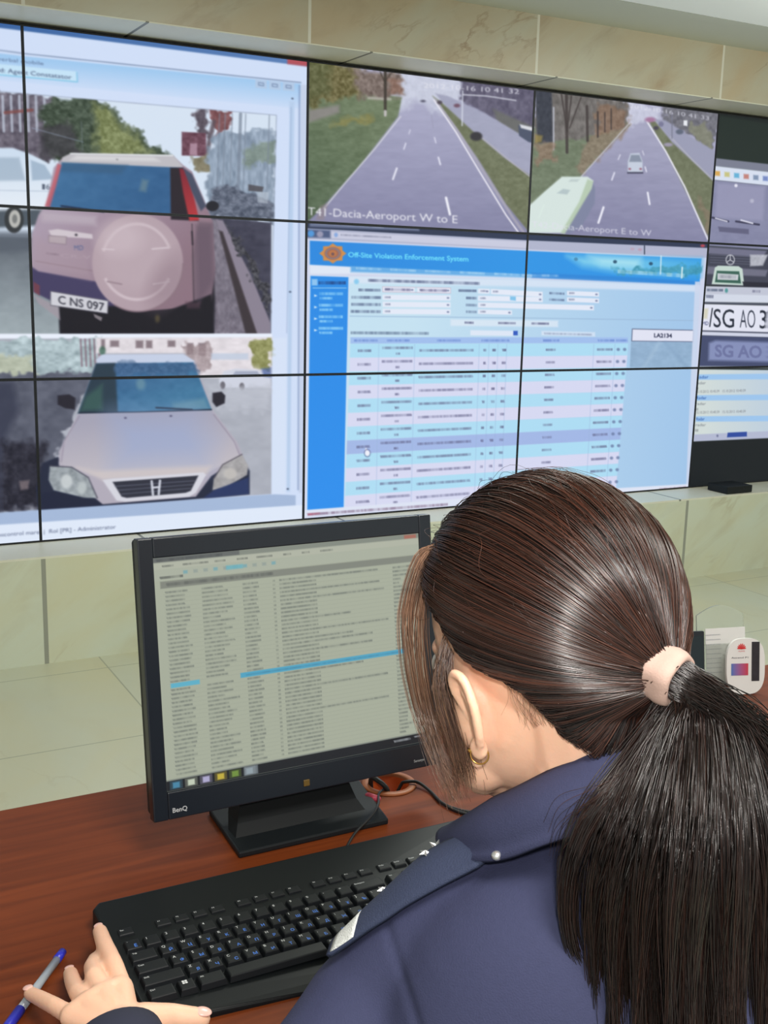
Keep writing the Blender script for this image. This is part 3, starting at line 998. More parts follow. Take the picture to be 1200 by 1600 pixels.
    # far traffic
    p.ell((1016, 187), (8, 4), (164, 120, 156), soft=3); p.ell((1033, 194), (4, 4), (120, 120, 150), soft=2); p.ell((1062, 206), (6, 4), (96, 104, 122), soft=2); p.ell((1025, 200), (4, 3), (74, 70, 84), soft=2); p.ell((1044, 226), (7, 3), (156, 150, 170), soft=2)
    p.line([(1050, 176), (1050, 216)], 2, (120, 122, 140), .8); p.poly([(1068, 188), (1074, 188), (1074, 197), (1068, 196)], (232, 234, 240), soft=1.5)
    p.text('2012-10-16 10 41 33', (984, 168), (1108, 188), 6.5, (222, 222, 234), .8)
    p.text('T42-Dacia-Aeroport E to W', (831, 355), (1018, 369), 10, (224, 224, 236), .8)


def draw_browser(p):
    p.poly([(470, 340), (1112, 378), (1085, 775), (468, 815)], (206, 212, 234))
    # dark title bar, tab and address bar
    p.poly([(478, 343), (830, 362), (1110, 380), (1108, 388), (828, 376), (478, 357)], (46, 56, 82), soft=1.8)
    p.poly([(484, 345), (655, 354), (655, 361), (484, 354)], (118, 128, 158), .8, soft=3)
    p.dash((490, 348), (600, 355), 3, (190, 198, 220), .5, 4, 3)
    p.poly([(478, 357), (828, 376), (1108, 388), (1106, 403), (826, 390), (478, 373)], (176, 180, 204), soft=1.8)
    p.poly([(478, 358), (516, 360), (516, 372), (478, 371)], (66, 82, 120), .9, soft=4)
    p.ell((486, 365), (5, 5), (80, 150, 215), soft=3); p.ell((500, 366), (5, 5), (150, 150, 176), soft=3)
    p.poly([(518, 362), (826, 378), (826, 388), (518, 372)], (200, 202, 222), soft=2)
    p.ell((525, 367), (3, 3.5), (120, 160, 220), .8, soft=2)
    p.dash((532, 367), (612, 371), 3, (110, 114, 140), .6, 8, 3)
    p.line([(1007, 384), (1007, 397)], 1.6, (50, 60, 80))
    p.ell((1098, 384), (3.5, 2.2), (180, 70, 84), soft=2)
    p.ell((988, 389), (3, 2), (190, 150, 170), .6, soft=2); p.ell((1000, 390), (3, 2), (190, 140, 160), .6, soft=2)
    # page header
    p.poly([(484, 376), (826, 392), (1096, 404), (1093, 444), (825, 430), (484, 414)], (40, 136, 222), col2=(46, 148, 228), axis=((500, 390), (820, 410)), soft=1.8)
    p.poly([(886, 400), (1096, 405), (1094, 432), (960, 424), (910, 416)], (128, 206, 236), .9, col2=(70, 170, 226), axis=((960, 402), (1090, 420)), soft=14)
    p.poly([(920, 400), (1000, 404), (1000, 420), (940, 414)], (176, 228, 240), .8, soft=16)
    p.poly([(958, 422), (1000, 420), (1040, 416), (1094, 414), (1093, 432), (1040, 430), (970, 428)], (64, 150, 176), .85, noise=(18, 6, 4, 3), soft=5)
    p.dash((965, 424), (1070, 431), 6, (190, 226, 236), .7, 5, 3)
    p.line([(1033, 400), (1032, 428)], 2.2, (196, 228, 240), .9); p.line([(1066, 418), (1065, 434)], 2.6, (210, 234, 240), .9)
    for x, y in ((900, 405), (961, 409), (1017, 412)):
        p.ell((x, y), (3, 2.6), (30, 66, 96), .85 if x > 910 else .4, soft=1.6)
    p.poly([(830, 426), (960, 432), (1093, 440), (1093, 446), (830, 434)], (44, 132, 214), .9, soft=3)
    p.poly([(484, 414), (560, 418), (830, 430), (830, 436), (560, 428), (484, 428)], (222, 230, 244), soft=3)
    p.poly([(548, 416), (830, 429), (830, 434), (548, 425)], (86, 164, 226), .9, soft=4)
    for k in range(5):
        p.dash((556 + 54 * k, 419 + 2.2 * k), (596 + 54 * k, 421 + 2.2 * k), 4, (176, 216, 244), .7, 20 + k, 3)
    p.dash((815, 430), (873, 431), 4, (176, 210, 240), .7, 30, 3)
    # emblem: an eight-pointed orange star with a dark ring
    st = []
    for k in range(16):
        r = 21 if k % 2 == 0 else 16.5
        a = math.pi * k / 8
        st.append((520 + r * math.cos(a), 396 + r * 0.75 * math.sin(a)))
    p.poly(st, (206, 140, 76), soft=2)
    p.ell((520, 396), (13, 10), (160, 104, 84), soft=2); p.ell((520, 396), (10.5, 8), (120, 130, 150), .8, soft=1.5, ring=1.6); p.ell((520, 396), (6, 5), (190, 120, 70), .9, soft=2); p.ell((520, 397), (2.4, 2.4), (90, 70, 90), .8, soft=2)
    p.text('Off-Site Violation Enforcement System', (544, 401.5), (732, 408.5), 8, (112, 222, 250), bold=0.02)
    # side menu
    p.poly([(484, 430), (545, 432), (540, 797), (478, 801)], (222, 232, 246), soft=2)
    p.poly([(485, 431), (544.5, 433), (537, 793), (480, 798)], (40, 138, 228), col2=(44, 142, 236), axis=((500, 440), (500, 780)), soft=1.6)
    p.poly([(487, 436), (496, 436), (496, 446), (487, 446)], (150, 200, 240), .9, soft=2)
    p.dash((498, 442), (540, 442), 5, (22, 60, 120), .95, 3, 3)
    p.line([(489, 450), (541, 450)], 1.4, (150, 200, 240), .9)
    for k, y in enumerate((459, 477, 495, 513)):
        p.poly([(491, y + 1), (496, y + 3), (491, y + 5)], (210, 232, 250), soft=1.4)
        p.dash((498, y), (536, y), 4.5, (150, 212, 250), .9, 40 + k, 3)
        p.dash((499, y + 7), (520, y + 7), 4, (150, 212, 250), .9, 50 + k, 3)
    # form
    p.poly([(546, 432), (826, 437), (1093, 446), (1079, 760), (808, 780), (538, 797)], (196, 224, 240), col2=(160, 196, 232), axis=((640, 600), (1080, 620)), soft=1.6)
    p.poly([(546, 432), (826, 437), (1093, 446), (1092, 456), (826, 448), (546, 442)], (218, 228, 244), .8, soft=4)
    p.ell((557, 440), (4, 4), (120, 196, 236), .8, soft=3)
    p.dash((575, 438), (750, 443), 4.5, (60, 70, 110), .75, 60, 3)
    F = (226, 232, 246)

    def field(x0, y0, x1, y1, h):
        p.poly([(x0, y0), (x1, y1), (x1, y1 + h), (x0, y0 + h)], F, soft=1.4)
        p.dash((x0 + 3, y0 + h / 2), (x0 + 12, y0 + h / 2), 3, (90, 96, 130), .7, int(x0), 3)
        p.ell((x1 - 4, y1 + h / 2), (1.8, 1.3), (90, 100, 140), .8)
    for k, (y, xl) in enumerate(((449, 560), (460.5, 549), (471.5, 549), (482.5, 548))):
        p.dash((xl, y + 4), (595, y + 4.5), 4.5, (70, 82, 120), .75, 70 + k, 3)
        if k == 0:
            field(598, 448, 648, 449, 8); field(652, 449, 704, 450, 8)
            p.line([(598, 448), (704, 450), (704, 458), (598, 456), (598, 448)], 1, (190, 110, 130), .35)
            p.dash((601, 452), (642, 453), 4, (96, 90, 130), .75, 11, 3); p.dash((656, 453.5), (698, 454), 4, (96, 90, 130), .75, 12, 3)
        else:
            field(598, y, 704, y + 1, 8)
    for k, y in enumerate((450, 461.5, 472.5, 483)):
        p.dash((716 if k == 0 else 728, y + 4), (745, y + 4.5), 4, (70, 82, 120), .75, 80 + k, 3)
    field(747, 451, 765, 451.5, 7.5); field(767, 451.5, 848, 456, 8)
    field(747, 462, 848, 464, 8); field(747, 472.5, 928, 477, 8); field(747, 483.5, 800, 485, 7)
    p.poly([(797, 463), (806, 463.5), (806, 470), (797, 469)], (120, 190, 232), .9)
    for k, y in enumerate((456, 466)):
        p.dash((858, y + 2), (882, y + 3), 3.5, (70, 82, 120), .7, 90 + k, 3)
        field(886, y - 1.5, 936, y + .5, 7)
    p.line([(547, 494), (826, 497), (1090, 501)], 1.3, (150, 180, 212), .8)
    p.poly([(704, 499), (872, 501), (872, 511), (704, 509)], (222, 232, 244), .75, soft=3)
    for k, x in enumerate((726, 778, 830)):
        p.dash((x, 504 + k * .7), (x + (14 if k == 0 else 28), 504.4 + k * .7), 3.5, (80, 80, 120), .8, 100 + k, 3)
    p.dash((548, 520), (670, 521), 4.5, (70, 86, 120), .7, 103, 3)
    p.poly([(735, 516), (803, 517), (803, 525), (735, 524)], F, .85)
    p.poly([(802, 517), (809, 517), (809, 524), (802, 524)], (50, 90, 190), soft=1.3)
    p.poly([(846, 517), (930, 519), (930, 526), (846, 524)], F, .6)
    p.dash((850, 521), (925, 523), 3, (120, 130, 160), .6, 104, 3)

    # table
    def rowy(i, x):
        yl, yr = 548 + 21.45 * i, 546 + 18.82 * i
        return yl + (yr - yl) * (x - 570) / 402

    def xr(i):
        return 981 - 1.6 * i

    def xl(i):
        return 547 - 0.75 * i
    p.poly([(xl(-.8), 527), (981, 527), (981, 536), (xl(-.8), 537)], (160, 190, 236), soft=1.4)
    for k, (a, b) in enumerate(((553, 590), (604, 640), (682, 720), (752, 796), (848, 874), (934, 960), (962, 981))):
        p.dash((a, 532), (b, 532), 3.6, (96, 126, 200), .75, 110 + k, 3)
    for i in range(12):
        col = (172, 220, 243) if i % 2 == 0 else (216, 216, 241)
        if i == 7:
            col = (160, 180, 228)
        a, b = i - .5, i + .5
        p.poly([(xl(a), rowy(a, 547)), (xr(a), rowy(a, 975)), (xr(b), rowy(b, 975)), (xl(b), rowy(b, 547))], col, .92, soft=1.6)
        T = (92, 92, 128)
        s_ = i * 0.9
        p.dash((559 - s_ * .3, rowy(i, 560)), (580 - s_ * .3, rowy(i, 580)), 4.2, T, .75, 200 + i, 3)
        p.dash((597 - s_ * .4, rowy(i - .2, 600)), (645 - s_ * .4, rowy(i - .2, 645)), 4, T, .7, 230 + i, 3)
        p.dash((618 - s_ * .4, rowy(i + .23, 618)), (625 - s_ * .4, rowy(i + .23, 625)), 3.6, T, .8, 260 + i, 3)
        p.dash((655 - s_ * .5, rowy(i, 655)), (740 - s_ * .6, rowy(i, 740)), 4, T, .7, 290 + i, 2.6)
        for k, x in enumerate((757, 771, 786)):
            p.dash((x - 1.5 - s_ * .7, rowy(i, x)), (x + 3 + k - s_ * .7, rowy(i, x)), 4, T, .9, 320 + i + 17 * k, 5)
        p.dash((853 - s_ * .9, rowy(i, 855)), (868 - s_ * .9, rowy(i, 868)), 3.6, T, .75, 350 + i, 3)
        p.dash((933 - s_ * 1.2, rowy(i, 933)), (957 - s_ * 1.2, rowy(i, 957)), 3.8, T, .75, 380 + i, 3)
        for x in (966, 976):
            p.ell((x - s_ * 1.3, rowy(i, x)), (2.6, 2.4), (104, 120, 160), .8, soft=2)
    for x, k in ((592, .4), (648, .5), (749, .7), (764, .7), (778, .7), (792, .8), (928, 1.1), (961, 1.2)):
        p.line([(x, 538), (x - k * 11, rowy(11.4, x))], 1, (150, 176, 214), .5)
    # plate box with its picture
    p.poly([(988, 514), (1084, 516), (1083, 534), (987, 533)], (224, 226, 242), soft=1.3)
    p.line([(988, 514), (1084, 516), (1083, 534), (987, 533), (988, 514)], 1.3, (90, 100, 130))
    p.text('LA2134', (1022, 527), (1050, 527.6), 6.5, (50, 54, 80), bold=0.03)
    p.poly([(986, 534), (1083, 535), (1082, 575), (984, 574)], (146, 176, 206), noise=(8, 10, 6, 2), soft=1.4)
    p.line([(1030, 536), (1006, 574)], 5, (170, 196, 220), .5, 6); p.line([(1040, 536), (1074, 574)], 5, (130, 160, 192), .5, 6)
    p.poly([(1086, 440), (1094, 440), (1079, 760), (1072, 760)], (204, 214, 236), .9, soft=2)
    # status line and pointer
    p.poly([(476, 797), (808, 772), (1080, 756), (1080, 762), (808, 782), (474, 808)], (220, 226, 242), soft=2)
    p.dash((480, 804), (700, 788), 4, (110, 80, 110), .7, 500, 2.6); p.dash((480, 804), (500, 802), 3.5, (190, 70, 90), .7, 502, 2.6)
    p.dash((1030, 764), (1072, 761), 3, (150, 110, 130), .6, 501, 3)
    p.ell((574, 708), (3.8, 4.6), (236, 238, 248)); p.ell((572, 703), (1.6, 3), (236, 238, 248)); p.ell((574, 708), (4.6, 5.6), (80, 84, 130), .7, ring=1.2)


def draw_right(p):
    p.poly([(1110, 150), (1500, 190), (1500, 800), (1070, 790)], (30, 37, 36))
    p.poly([(1117, 180), (1500, 240), (1500, 300), (1116, 250)], (36, 46, 42))
    p.poly([(1117, 247), (1500, 290), (1500, 302), (1116, 259)], (122, 126, 144), soft=2)
    p.poly([(1116, 259), (1500, 302), (1500, 322), (1114, 281)], (214, 222, 238), soft=2)
    for k, c in enumerate(((214, 160, 70), (196, 190, 120), (90, 170, 210), (190, 120, 110), (120, 140, 170), (110, 130, 190), (190, 150, 110), (120, 170, 120), (160, 160, 190))):
        x = 1121 + 15 * k
        y = 271 + 1.6 * k
        p.poly([(x - 4, y - 4), (x + 4, y - 3.4), (x + 4, y + 4), (x - 4, y + 3.4)], c, .9, soft=2.4)
    p.poly([(1114, 281), (1500, 322), (1500, 410), (1107, 384)], (132, 134, 164), noise=(6, 14, 9, 3), soft=2)
    p.poly([(1120, 286), (1196, 292), (1192, 345), (1117, 340)], (152, 152, 182), .8, soft=6)
    p.ell((1150, 290), (2.5, 2.5), (226, 226, 240), soft=2); p.ell((1175, 314), (3, 3), (190, 190, 210), .8, soft=3)
    p.line([(1113, 340), (1138, 346)], 3, (60, 60, 84)); p.line([(1118, 341), (1136, 346)], 2, (214, 214, 230)); p.line([(1150, 346), (1186, 351)], 3, (60, 60, 84)); p.line([(1158, 344), (1176, 349)], 2.4, (214, 214, 230))
    p.poly([(1122, 354), (1170, 358), (1170, 366), (1124, 362)], (94, 94, 122), .9, soft=2)
    # bonnet, grille and plate
    p.poly([(1107, 385), (1300, 398), (1300, 455), (1102, 445)], (64, 66, 82), soft=2)
    p.poly([(1107, 386), (1198, 392), (1192, 402), (1106, 396)], (118, 118, 142), .9, soft=3)
    for k in range(4):
        p.line([(1110, 398 + 4 * k), (1172, 401 + 4 * k)], 1, (110, 112, 132), .7)
    p.poly([(1172, 398), (1200, 398), (1192, 415), (1172, 416)], (196, 198, 208), .85, noise=(14, 4, 4, 2), soft=3)
    p.ell((1141, 406), (6.5, 7.5), (196, 198, 206), .9, ring=1.5)
    for a in (-90, 30, 150):
        p.line([(1141, 406), (1141 + 6 * math.cos(math.radians(a)), 406 + 7 * math.sin(math.radians(a)))], 1.3, (196, 198, 206))
    p.poly([(1106, 416), (1200, 422), (1196, 432), (1104, 428)], (122, 122, 142), .8, soft=3)
    p.poly([(1112, 444), (1117, 418), (1122, 415), (1154, 416), (1160, 420), (1163, 446)], (196, 214, 206), soft=1.6)
    p.poly([(1117, 441), (1120, 423), (1155, 424), (1158, 443)], (56, 96, 84), soft=1.6)
    p.poly([(1121, 427), (1154, 429), (1153, 438), (1121, 437)], (198, 202, 208), soft=1.6)
    p.dash((1124, 432), (1150, 433), 5, (120, 126, 140), .7, 600, 4)
    p.poly([(1160, 440), (1300, 446), (1300, 452), (1162, 448)], (40, 40, 54), soft=2)
    p.poly([(1102, 447), (1300, 452), (1300, 474), (1099, 471)], (192, 196, 212), soft=1.6)
    p.dash((1104, 453), (1130, 453.5), 4, (70, 84, 110), .8, 601, 3); p.ell((1135, 454), (2.4, 3.4), (80, 150, 150), soft=2); p.dash((1175, 455), (1188, 455.4), 4, (90, 90, 120), .8, 602, 3)
    p.poly([(1100, 459), (1300, 464), (1300, 475), (1099, 472)], (212, 218, 232), .9, soft=2)
    p.dash((1103, 463), (1115, 463.5), 5, (90, 96, 124), .8, 603, 3)
    p.line([(1098, 473), (1300, 478)], 2.2, (80, 84, 104))
    p.poly([(1098, 475), (1300, 480), (1300, 522), (1095, 517)], (224, 226, 240), soft=1.5)
    p.poly([(1100, 482), (1107, 482), (1105, 498), (1099, 498)], (208, 204, 176), .8, soft=3)
    p.text('MD', (1097.5, 508), (1107, 508), 6, (60, 66, 110))
    p.line([(1113, 482), (1109, 510)], 1.8, (34, 40, 54))
    p.text('SG', (1115, 511), (1147, 512), 30, (34, 40, 54), bold=0.0)
    p.text('AO', (1156, 512), (1180, 512.5), 30, (48, 54, 70), bold=-0.01)
    p.text('376', (1187, 513), (1230, 514), 30, (34, 40, 54))
    p.line([(1095, 517), (1300, 523)], 2.0, (70, 74, 96))
    p.poly([(1095, 518), (1300, 524), (1300, 530), (1094, 524)], (206, 210, 228), soft=1.5)
    p.poly([(1094, 524), (1300, 530), (1300, 575), (1089, 573)], (66, 74, 108), soft=2)
    p.poly([(1108, 536), (1118, 532), (1300, 538), (1300, 568), (1107, 563)], (132, 142, 184), soft=5)
    p.text('SG AO 376', (1117, 557), (1235, 560), 19, (98, 104, 148), .7, bold=0.03)
    p.line([(1089, 573), (1300, 575)], 2.6, (170, 178, 190), .8)
    # log table
    p.poly([(1089, 577), (1300, 579), (1300, 682), (1084, 690)], (208, 218, 216), col2=(190, 206, 220), axis=((1100, 600), (1200, 600)), soft=1.5)
    for k, y in enumerate((589, 621.5, 654.5)):
        p.poly([(1088, y - 4), (1300, y - 6), (1300, y + 3), (1087, y + 4.5)], (156, 196, 236), soft=1.6)
        p.text('Radar', (1088, y + 2.5), (1107 - 3 * k, y + 2.3), 5, (30, 70, 150), .9)
        p.text('radar', (1087, y + 11.5), (1103, y + 11.2), 4.5, (80, 84, 96), .7)
        p.dash((1086, y + 18), (1091, y + 18), 4, (90, 90, 100), .7, 700 + k, 3)
        if k < 2:
            p.text('15.10.2012 10:40:39', (1088, y + 25), (1124, y + 24), 4.2, (100, 100, 110), .75)
            p.text('15.10.2012 10:40:39', (1129, y + 24), (1165, y + 23), 4.2, (100, 100, 110), .75)
    p.poly([(1084, 679), (1300, 669), (1300, 681), (1083, 690)], (178, 184, 208), soft=1.6)
    p.poly([(1137, 676), (1167, 674.6), (1167, 682), (1136, 683.4)], (46, 74, 156), soft=1.4)
    p.ell((1121, 681), (1.6, 2), (110, 116, 150))
    p.poly([(1083, 690), (1300, 680), (1300, 800), (1072, 790)], (22, 27, 30), soft=1.6)


PW, PH = 1.02260 * 1.05, 0.5762 * 1.05
BZ = 0.0048
DRAW = {-1: {0: [draw_left], 1: [draw_left], 2: [draw_left]}, 0: {0: [draw_left], 1: [draw_left], 2: [draw_left]},
        1: {0: [draw_cam_we], 1: [draw_browser], 2: [draw_browser]}, 2: {0: [draw_cam_ew], 1: [draw_browser], 2: [draw_browser]},
        3: {0: [draw_right], 1: [draw_right], 2: [draw_right]}}
COLN = {-1: 'leftmost column, mostly out of frame', 0: 'second column from the left', 1: 'middle column', 2: 'second column from the right', 3: 'rightmost column, cut by the frame'}
PLAB = {
    (-1, 0): 'top screen at the wall\'s left edge, showing a sliver of a white van',
    (-1, 1): 'middle screen at the wall\'s left edge, showing the van\'s wheel and grey road',
    (-1, 2): 'bottom screen at the wall\'s left edge, showing a strip of dark wall beside a car',
    (0, 0): 'wall screen showing the rear window and roof of the silver off-road car',
    (0, 1): 'wall screen showing the spare wheel cover and licence plate reading C NS 097',
    (0, 2): 'wall screen showing the windscreen, bonnet and grille of the silver car',
    (1, 0): 'wall screen showing an empty tree-lined road captioned T41 W to E',
    (1, 1): 'wall screen showing the blue web page header with orange star emblem',
    (1, 2): 'wall screen showing table rows beside a plain blue menu, behind desk monitor',
    (2, 0): 'wall screen showing a white bus and car on a road, captioned E to W',
    (2, 1): 'wall screen showing the blue page with the LA2134 plate box',
    (2, 2): 'wall screen showing the right end of the table, above the woman\'s head',
    (3, 0): 'dark-topped wall screen at right edge showing a grey vehicle windscreen',
    (3, 1): 'wall screen at right edge showing a large licence plate starting SG AO',
    (3, 2): 'wall screen at right edge with a short pale log list above black',
}


def frame_bm(x0, x1, z0, z1, w, yf, yb):
    bm = bmesh.new()
    for a in ((x0, x0 + w, z0, z1), (x1 - w, x1, z0, z1), (x0 + w, x1 - w, z0, z0 + w), (x0 + w, x1 - w, z1 - w, z1)):
        box(bm, a[0], a[1], yf, 0.02, a[2], a[3])
    box(bm, x0 + 0.002, x1 - 0.002, 0.006, yb, z0 + 0.002, z1 - 0.002)
    return bm


for c in range(-1, 4):
    for r in range(3):
        x0, z1 = c * PW, TOPZ - r * PH
        x1, z0 = x0 + PW, z1 - PH
        body = obj('video_wall_screen', frame_bm(x0 + .0004, x1 - .0004, z0 + .0004, z1 - .0004, BZ, -0.002, 0.09), M_BEZEL)
        tag(body, PLAB[(c, r)], 'screen', 'screens of the video wall')
        vis0 = 0 if c > -1 else 0.86
        vis1 = 1 if c < 3 else 0.42
        # fine mesh where the picture is, so that type and lane marks stay sharp
        nx = 430 if c == 0 else 400 if c in (1, 2) else 150
        ny = 300 if c == 0 else 270
        if c == -1:
            gx = np.concatenate([np.linspace(x0 + BZ, x0 + PW * .88, 60), np.linspace(x0 + PW * .88, x1 - BZ, 60)[1:]])
        elif c == 3:
            gx = np.concatenate([np.linspace(x0 + BZ, x0 + PW * .4, 190), np.linspace(x0 + PW * .4, x1 - BZ, 40)[1:]])
        else:
            gx = np.linspace(x0 + BZ, x1 - BZ, nx)
        gz = np.linspace(z1 - BZ, z0 + BZ, ny)
        X, Z = np.meshgrid(gx, gz)
        V = np.stack([X.ravel(), np.zeros(X.size), Z.ravel()], -1)
        pt = Paint(uvpx(V))
        for fn in DRAW[c][r]:
            fn(pt)
        w_, h_ = len(gx), len(gz)
        img = pt.c.reshape(h_, w_, 3)
        for _ in range(1 if (c, r) in ((1, 1), (1, 2), (2, 1), (2, 2)) or c == 3 else 2):
            q1 = np.pad(img, ((1, 1), (1, 1), (0, 0)), mode='edge')
            q1 = (q1[:-2] + 2 * q1[1:-1] + q1[2:]) / 4
            img = (q1[:, :-2] + 2 * q1[:, 1:-1] + q1[:, 2:]) / 4
        pt.c = img.reshape(-1, 3)
        idx = np.arange(w_ * h_).reshape(h_, w_)
        Q = np.stack([idx[:-1, :-1], idx[1:, :-1], idx[1:, 1:], idx[:-1, 1:]], -1).reshape(-1, 4)
        so = npmesh('display', V, Q, M_SCREEN, body, cols=lin(np.clip(pt.c, 0, 255)))
# small black box under the wall of screens
bm = bmesh.new()
box(bm, 3.262, 3.438, -0.09, 0.02, 0.3985, 0.4005 + 0.0, bev=0.0)
bm.free()
bm = bmesh.new()
box(bm, 3.27, 3.44, -0.215, -0.08, 0.400, 0.436, bev=0.003)
o = obj('mounting_block', bm, M_BLACK)
tag(o, 'small black block on the stone ledge under the right screen', 'bracket')

# ------------------------------------------------------------------ desk
DZ = 0.718
root = empty('desk', (0.2, -3.13, 0))
tag(root, 'long reddish brown wooden desk under the monitor and keyboard', 'desk')
bm = bmesh.new()
# top with a round cable hole cut through
GX, GY, GR = -0.146, -2.974, 0.030
DX0, DX1, DY0, DY1 = -1.9, 2.3, -3.44, -2.832
N = 40
circ_t = [bm.verts.new((GX + GR * math.cos(2 * math.pi * k / N), GY + GR * math.sin(2 * math.pi * k / N), DZ)) for k in range(N)]
circ_b = [bm.verts.new((v.co.x, v.co.y, DZ - 0.028)) for v in circ_t]


def rim_pt(k):
    a = 2 * math.pi * k / N
    dx, dy = math.cos(a), math.sin(a)
    ts = []
    if dx > 1e-9: ts.append((DX1 - GX) / dx)
    if dx < -1e-9: ts.append((DX0 - GX) / dx)
    if dy > 1e-9: ts.append((DY1 - GY) / dy)
    if dy < -1e-9: ts.append((DY0 - GY) / dy)
    t = min(ts)
    return GX + dx * t, GY + dy * t


ot = [bm.verts.new((*rim_pt(k), DZ)) for k in range(N)]
ob = [bm.verts.new((v.co.x, v.co.y, DZ - 0.028)) for v in ot]
corners = [(DX1, DY1), (DX0, DY1), (DX0, DY0), (DX1, DY0)]


def crossing(a, b):
    for cx, cy in corners:
        if (abs(a[0] - cx) < 1e-6 and abs(b[1] - cy) < 1e-6) or (abs(a[1] - cy) < 1e-6 and abs(b[0] - cx) < 1e-6):
            if not (abs(a[0] - b[0]) < 1e-6 or abs(a[1] - b[1]) < 1e-6):
                return cx, cy
    return None


for k in range(N):
    k2 = (k + 1) % N
    cr = crossing(ot[k].co, ot[k2].co)
    if cr:
        ct, cb = bm.verts.new((*cr, DZ)), bm.verts.new((*cr, DZ - 0.028))
        bm.faces.new([circ_t[k], ot[k], ct, ot[k2], circ_t[k2]])
        bm.faces.new([circ_b[k2], ob[k2], cb, ob[k], circ_b[k]])
        bm.faces.new([ot[k], ob[k], cb, ct])
        bm.faces.new([ct, cb, ob[k2], ot[k2]])
    else:
        bm.faces.new([circ_t[k], ot[k], ot[k2], circ_t[k2]])
        bm.faces.new([circ_b[k2], ob[k2], ob[k], circ_b[k]])
        bm.faces.new([ot[k], ob[k], ob[k2], ot[k2]])
    bm.faces.new([circ_t[k2], circ_b[k2], circ_b[k], circ_t[k]])
obj('desktop', bm, M_WOOD, root)
for x in (-1.86, 2.24):
    bm = bmesh.new()
    box(bm, x, x + 0.025, DY0 + 0.03, DY1 - 0.02, 0.0, DZ - 0.028)
    obj('side_panel', bm, M_WOOD, root)
bm = bmesh.new()
box(bm, -1.835, 2.24, DY1 - 0.06, DY1 - 0.042, 0.25, DZ - 0.028)
obj('modesty_panel', bm, M_WOOD, root)

# cable grommet: a ring and a cup hanging in the hole
M_GROM = mat('grommet_plastic', (176, 104, 62), 0.45)
M_CUP = mat('grommet_inside', (206, 92, 36), 0.5)
g = empty('cable_grommet', (GX, GY, DZ))
tag(g, 'round tan plastic cable grommet set in desk behind the monitor stand', 'grommet')


def lathe(prof, n=40, c=(0, 0, 0), closed=False):
    bm = bmesh.new()
    rings = []
    for r, z in prof:
        rings.append([bm.verts.new((c[0] + r * math.cos(2 * math.pi * k / n), c[1] + r * math.sin(2 * math.pi * k / n), c[2] + z)) for k in range(n)])
    m_ = len(rings)
    for i in range(m_ if closed else m_ - 1):
        A, B = rings[i], rings[(i + 1) % m_]
        for k in range(n):
            bm.faces.new([A[k], A[(k + 1) % n], B[(k + 1) % n], B[k]])
    return bm


bm = lathe([(0.0275, -0.02), (0.0275, 0.002), (0.0285, 0.0032), (0.036, 0.0028), (0.0375, 0.0006), (0.0297, 0.0004), (0.0297, -0.02)], c=(GX, GY, DZ), closed=True)
obj('rim', bm, M_GROM, g, smooth=True)
bm = lathe([(0.0272, -0.001), (0.027, -0.045), (0.0, -0.045)], c=(GX, GY, DZ))
obj('cup', bm, M_CUP, g, smooth=True)
bm = bmesh.new()
sphere(bm, (GX + 0.002, GY - 0.012, DZ - 0.018), (0.016, 0.011, 0.010))
o = obj('cable_plug', bm, M_WHITE, smooth=True)
tag(o, 'small white plug lying inside the tan desk grommet', 'plug')

# ------------------------------------------------------------------ desk monitor
SC = 0.345 / 0.376
mo = CAM + (np.array([-0.462, -2.949, 0.719]) - CAM) * SC
MW, MH = 0.413 * SC, 0.352 * SC
tl = 0.148
ins, ti, bi = 0.019 * SC, 0.025 * SC, 0.035 * SC
mux = np.array([1, 0, 0.0])
mn = np.array([0, -math.cos(tl), math.sin(tl)])     # towards the viewer, tilted up
muz = np.array([0, math.sin(tl), math.cos(tl)])
MM = Matrix(((1, mn[0], muz[0], mo[0]), (0, mn[1], muz[1], mo[1]), (0, mn[2], muz[2], mo[2]), (0, 0, 0, 1)))  # local x right, y forward, z up
mon = empty('computer_monitor', (mo[0] + MW / 2, -2.99, DZ))
tag(mon, 'black square desktop monitor showing a dense grey list, on the desk', 'monitor')
bm = bmesh.new()
for a in ((0, ins, 0, MH), (MW - ins, MW, 0, MH), (ins, MW - ins, MH - ti, MH), (ins, MW - ins, 0, bi)):
    box(bm, a[0], a[1], -0.016, 0.0, a[2], a[3], M=MM, bev=0.0015)
obj('bezel', bm, M_BLACKG, mon)
bm = bmesh.new()
box(bm, 0.002, MW - 0.002, -0.034, -0.010, 0.002, MH - 0.002, M=MM, bev=0.004)
box(bm, MW * .2, MW * .8, -0.056, -0.030, MH * .2, MH * .85, M=MM, bev=0.012)
obj('housing', bm, M_BLACK, mon)
sx0, sx1, sz0, sz1 = ins, MW - ins, bi, MH - ti


